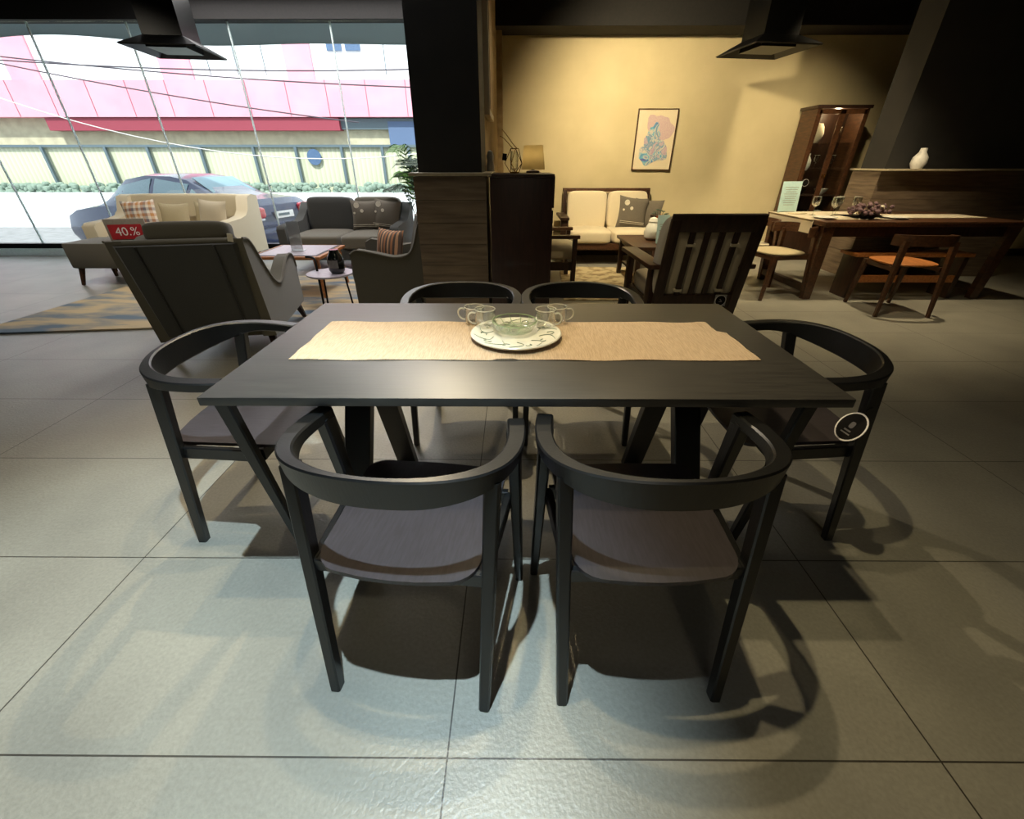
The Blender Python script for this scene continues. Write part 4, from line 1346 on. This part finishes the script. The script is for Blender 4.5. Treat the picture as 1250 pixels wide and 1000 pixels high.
# grey sofa
sg = thing('grey_sofa', 'dark grey two-seat sofa before the shop window, beside the column', 'sofa', (-2.25, 5.72, 0))
MB().soft((-.33, .82, .62), (.64, .22, .46), 7, (-6, 0, 0)).build('back_cushion', 'char_fab', sg)
MB().soft((.33, .82, .62), (.64, .22, .46), 7, (-6, 0, 0)).build('back_cushion', 'taupe_fab', sg)
MB().box((0, .93, .48), (1.40, .10, .60), bev=.03).build('back', 'char_fab', sg)
MB().soft((-.33, .36, .37), (.655, .78, .17), 7, crown=.012).build('seat_cushion', 'taupe_fab', sg)
MB().soft((.33, .36, .37), (.655, .78, .17), 7, crown=.012).build('seat_cushion', 'taupe_fab', sg)
MB().box((0, .48, .22), (1.42, .92, .14), bev=.02).build('base', 'char_fab', sg)
for s in (-1, 1):
    x0, x1 = sorted((s * .665, s * .775))
    ol = [(.02, .15), (.94, .15), (.98, .76), (.88, .78), (.74, .66), (.58, .58), (.06, .56), (.02, .52)]
    n = len(ol)
    vs = [(x0, y, z) for y, z in ol] + [(x1, y, z) for y, z in ol]
    fs = [[i, (i + 1) % n, n + (i + 1) % n, n + i] for i in range(n)] + [list(range(n - 1, -1, -1)), list(range(n, 2 * n))]
    MB().add(vs, fs).build('arm', 'char_fab', sg, sharp=60)
    for y in (.08, .88):
        sofa_leg(sg, s * .68, y, 'teak_dark', .15)
scatter('scatter_cushion', 'flower print cushion on the dark grey sofa, nearer its middle', (-2.03, 6.30, .64), .40, .38, .14, (-12, 0, 4), 'floral', True, 'flower print cushions')
scatter('scatter_cushion', 'flower print cushion on the dark grey sofa, at its arm', (-1.74, 6.28, .645), .38, .38, .14, (-12, 6, -8), 'floral', True, 'flower print cushions')

# coffee table with wood edge
lt_ = thing('coffee_table', 'square low table with wood edge and dark inlay in the window lounge', 'table', (-2.34, 4.80, .016))
MB().box((0, 0, .405), (.74, .74, .030), bev=.008).build('tabletop', 'oak', lt_)
MB().box((0, 0, .4215), (.66, .66, .003)).build('inlay_border', 'black_metal', lt_)
MB().box((0, 0, .4235), (.61, .61, .003)).build('top_panel', 'lilac', lt_)
for sx in (-1, 1):
    for sy in (-1, 1):
        MB().bar((sx * .30, sy * .30, .39), (sx * .335, sy * .335, 0), (.05, .05), (.03, .03)).build('leg', 'oak', lt_)
ah = thing('acrylic_stand', 'upright clear acrylic menu stand on the low square table', 'menu stand', (-2.32, 4.74, .441), 8)
MB().box((0, 0, .145), (.12, .006, .29), (-4, 0, 0)).build('upright', 'acrylic', ah)
MB().box((0, .02, .004), (.13, .10, .007)).build('foot', 'acrylic', ah)

# round side table
rt2 = thing('side_table', 'pale round side table on bent black tube beside the dark armchair', 'table', (-1.75, 4.10, .016))
MB().lathe([(0, .322), (.20, .322), (.215, .332), (.213, .342), (0, .342)], 40, cap=False).build('tabletop', 'lilac', rt2)
MB().tube(crom([(-.14, .02, .010), (-.145, .05, .30), (-.16, .09, .43), (-.20, .12, .455), (-.27, .15, .455)], 6), .011, 8).build('tube_handle', 'black_metal', rt2)
for a in (20, 260):
    MB().tube([(.12 * math.cos(R(a)), .12 * math.sin(R(a)), .33), (.15 * math.cos(R(a)), .15 * math.sin(R(a)), .0)], .009, 8).build('leg', 'black_metal', rt2)
db = thing('glass_bottle', 'squat dark glass bottle with grey label on the pale round side table', 'bottle', (-1.67, 4.08, .359))
MB().lathe([(0, 0), (.055, 0), (.072, .03), (.075, .10), (.066, .15), (.045, .185), (.040, .205), (.043, .21), (.0, .212)], 32, cap=False).build('body', 'dark_glass', db)
lm = MB()
vs, fs = [], []
for k in range(9):
    a = R(-90 - 34 + k * 8.5)
    for z in (.055, .125):
        for r_ in (.0765, .0775):
            vs.append((r_ * math.cos(a), r_ * math.sin(a), z))
for k in range(8):
    a = k * 4
    fs += [[a + 1, a + 5, a + 7, a + 3], [a, a + 2, a + 6, a + 4], [a, a + 4, a + 5, a + 1], [a + 2, a + 3, a + 7, a + 6]]
MB().add(vs, fs).build('label_paper', 'label', db)

# dark armchair facing the low table, half behind the column
da = thing('dark_armchair', 'dark olive armchair in profile, partly behind the oak clad column', 'armchair', (-1.12, 4.14, .016), -90)
da.scale = (1, .76, 1)
# local +y = backwards (world +x side is the back): built with front at local -y
def arm_side(t, s, m):
    ol = [(-.42, .12), (.40, .12), (.50, .84), (.44, .90), (.36, .80), (.28, .62), (.20, .555), (.05, .54), (-.16, .575), (-.34, .60), (-.42, .57)]
    x0, x1 = sorted((s * .27, s * .37))
    n = len(ol)
    vs = [(x0, y, z) for y, z in ol] + [(x1, y, z) for y, z in ol]
    fs = [[i, (i + 1) % n, n + (i + 1) % n, n + i] for i in range(n)] + [list(range(n - 1, -1, -1)), list(range(n, 2 * n))]
    MB().add(vs, fs).build('side_panel', m, t, sharp=50)
    MB().tube(crom([(s * .372, y, z) for y, z in ol[2:]], 4), .007, 6).build('piping', 'taupe_fab', t)
da.rotation_euler = (0, 0, R(-84))
arm_side(da, 1, 'grey_fab'); arm_side(da, -1, 'grey_fab')
MB().bar((0, .38, .20), (0, .48, .86), (.54, .10), (.54, .08), bev=.03).build('back_shell', 'grey_fab', da)
MB().bar((0, .26, .42), (0, .38, .84), (.52, .16), (.52, .13), bev=.05).build('back_cushion', 'taupe_fab', da)
MB().soft((0, -.08, .36), (.53, .84, .19), 6, crown=.02).build('seat_cushion', 'grey_fab', da)
MB().box((0, .0, .22), (.56, .80, .14)).build('seat_base', 'grey_fab', da)
for x in (-.30, .30):
    for y in (-.36, .34):
        MB().bar((x, y, .13), (x, y * 1.1, 0), (.045, .045), (.026, .026)).build('leg', 'teak_dark', da)
scatter('striped_cushion', 'orange and brown striped cushion propped in the dark olive armchair', (-1.14, 4.06, .60), .38, .30, .13, (-14, 0, -40), 'rust_stripe')

# low grey bench seat with the promotional sign on it
ot = thing('upholstered_bench', 'taupe upholstered bench on walnut legs beside the pale wing sofa', 'bench', (-4.72, 5.28, .0))
MB().box((0, 0, .33), (.86, .50, .28), bev=.03).build('seat', 'taupe_fab', ot)
for sx in (-1, 1):
    for sy in (-1, 1):
        MB().bar((sx * .36, sy * .20, .20), (sx * .40, sy * .24, .0), (.045, .045), (.028, .028)).build('leg', 'teak', ot)
sn = thing('sale_sign', 'grey sign with a red band reading 40 percent on the upholstered bench', 'sign', (-4.42, 5.16, .472), 14)
MB().box((0, 0, .115), (.40, .02, .25), bev=.002).build('board', 'sign_grey', sn)
MB().box((-.01, -.0115, .105), (.33, .004, .155)).build('red_band', 'red', sn)
text('lettering', '40.%', .125, 'sign_white', sn, (.0, -.0150, .105), (90, 0, 0))
MB().box((.12, -.0115, .012), (.05, .003, .012)).build('small_print', 'label', sn)

# palm by the window
pm = thing('potted_palm', 'green palm with arching fronds behind the column at the window', 'plant', (-1.30, 6.42, 0))
MB().lathe([(.13, 0), (.17, .30), (.155, .30), (.14, .26), (0, .26)], 28, cap=False).build('pot', 'white', pm)
fd, fdd = MB(), MB()
for k in range(15):
    a = k * 2.4
    reach = .34 + .09 * (k % 3)
    hgt = .80 + .16 * (k % 4)
    spine = crom([(0, 0, .24), (.10 * math.cos(a), .10 * math.sin(a), .24 + hgt * .55), (.55 * reach * math.cos(a), .55 * reach * math.sin(a), .24 + hgt * .92), (reach * math.cos(a), reach * math.sin(a), .24 + hgt * .88)], 8)
    tgt = fd if k % 2 else fdd
    tgt.tube(spine, .004, 5)
    for q in range(9, len(spine) - 1):
        p, d = Vector(spine[q]), (Vector(spine[q + 1]) - Vector(spine[q])).normalized()
        sd_ = d.cross(Vector((0, 0, 1))).normalized()
        for s in (-1, 1):
            tip = p + sd_ * s * .17 + d * .10 - Vector((0, 0, .05))
            mid_ = p + sd_ * s * .08 + d * .04 + Vector((0, 0, .012))
            wv_ = d * .010
            tgt.add([p - wv_, p + wv_, mid_ + wv_, tip, mid_ - wv_, mid_ + Vector((0, 0, .003))], [[0, 1, 5], [1, 2, 5], [2, 3, 5], [3, 4, 5], [4, 0, 5]])
fd.build('fronds', 'leaf', pm); fdd.build('dark_fronds', 'leaf_dark', pm)
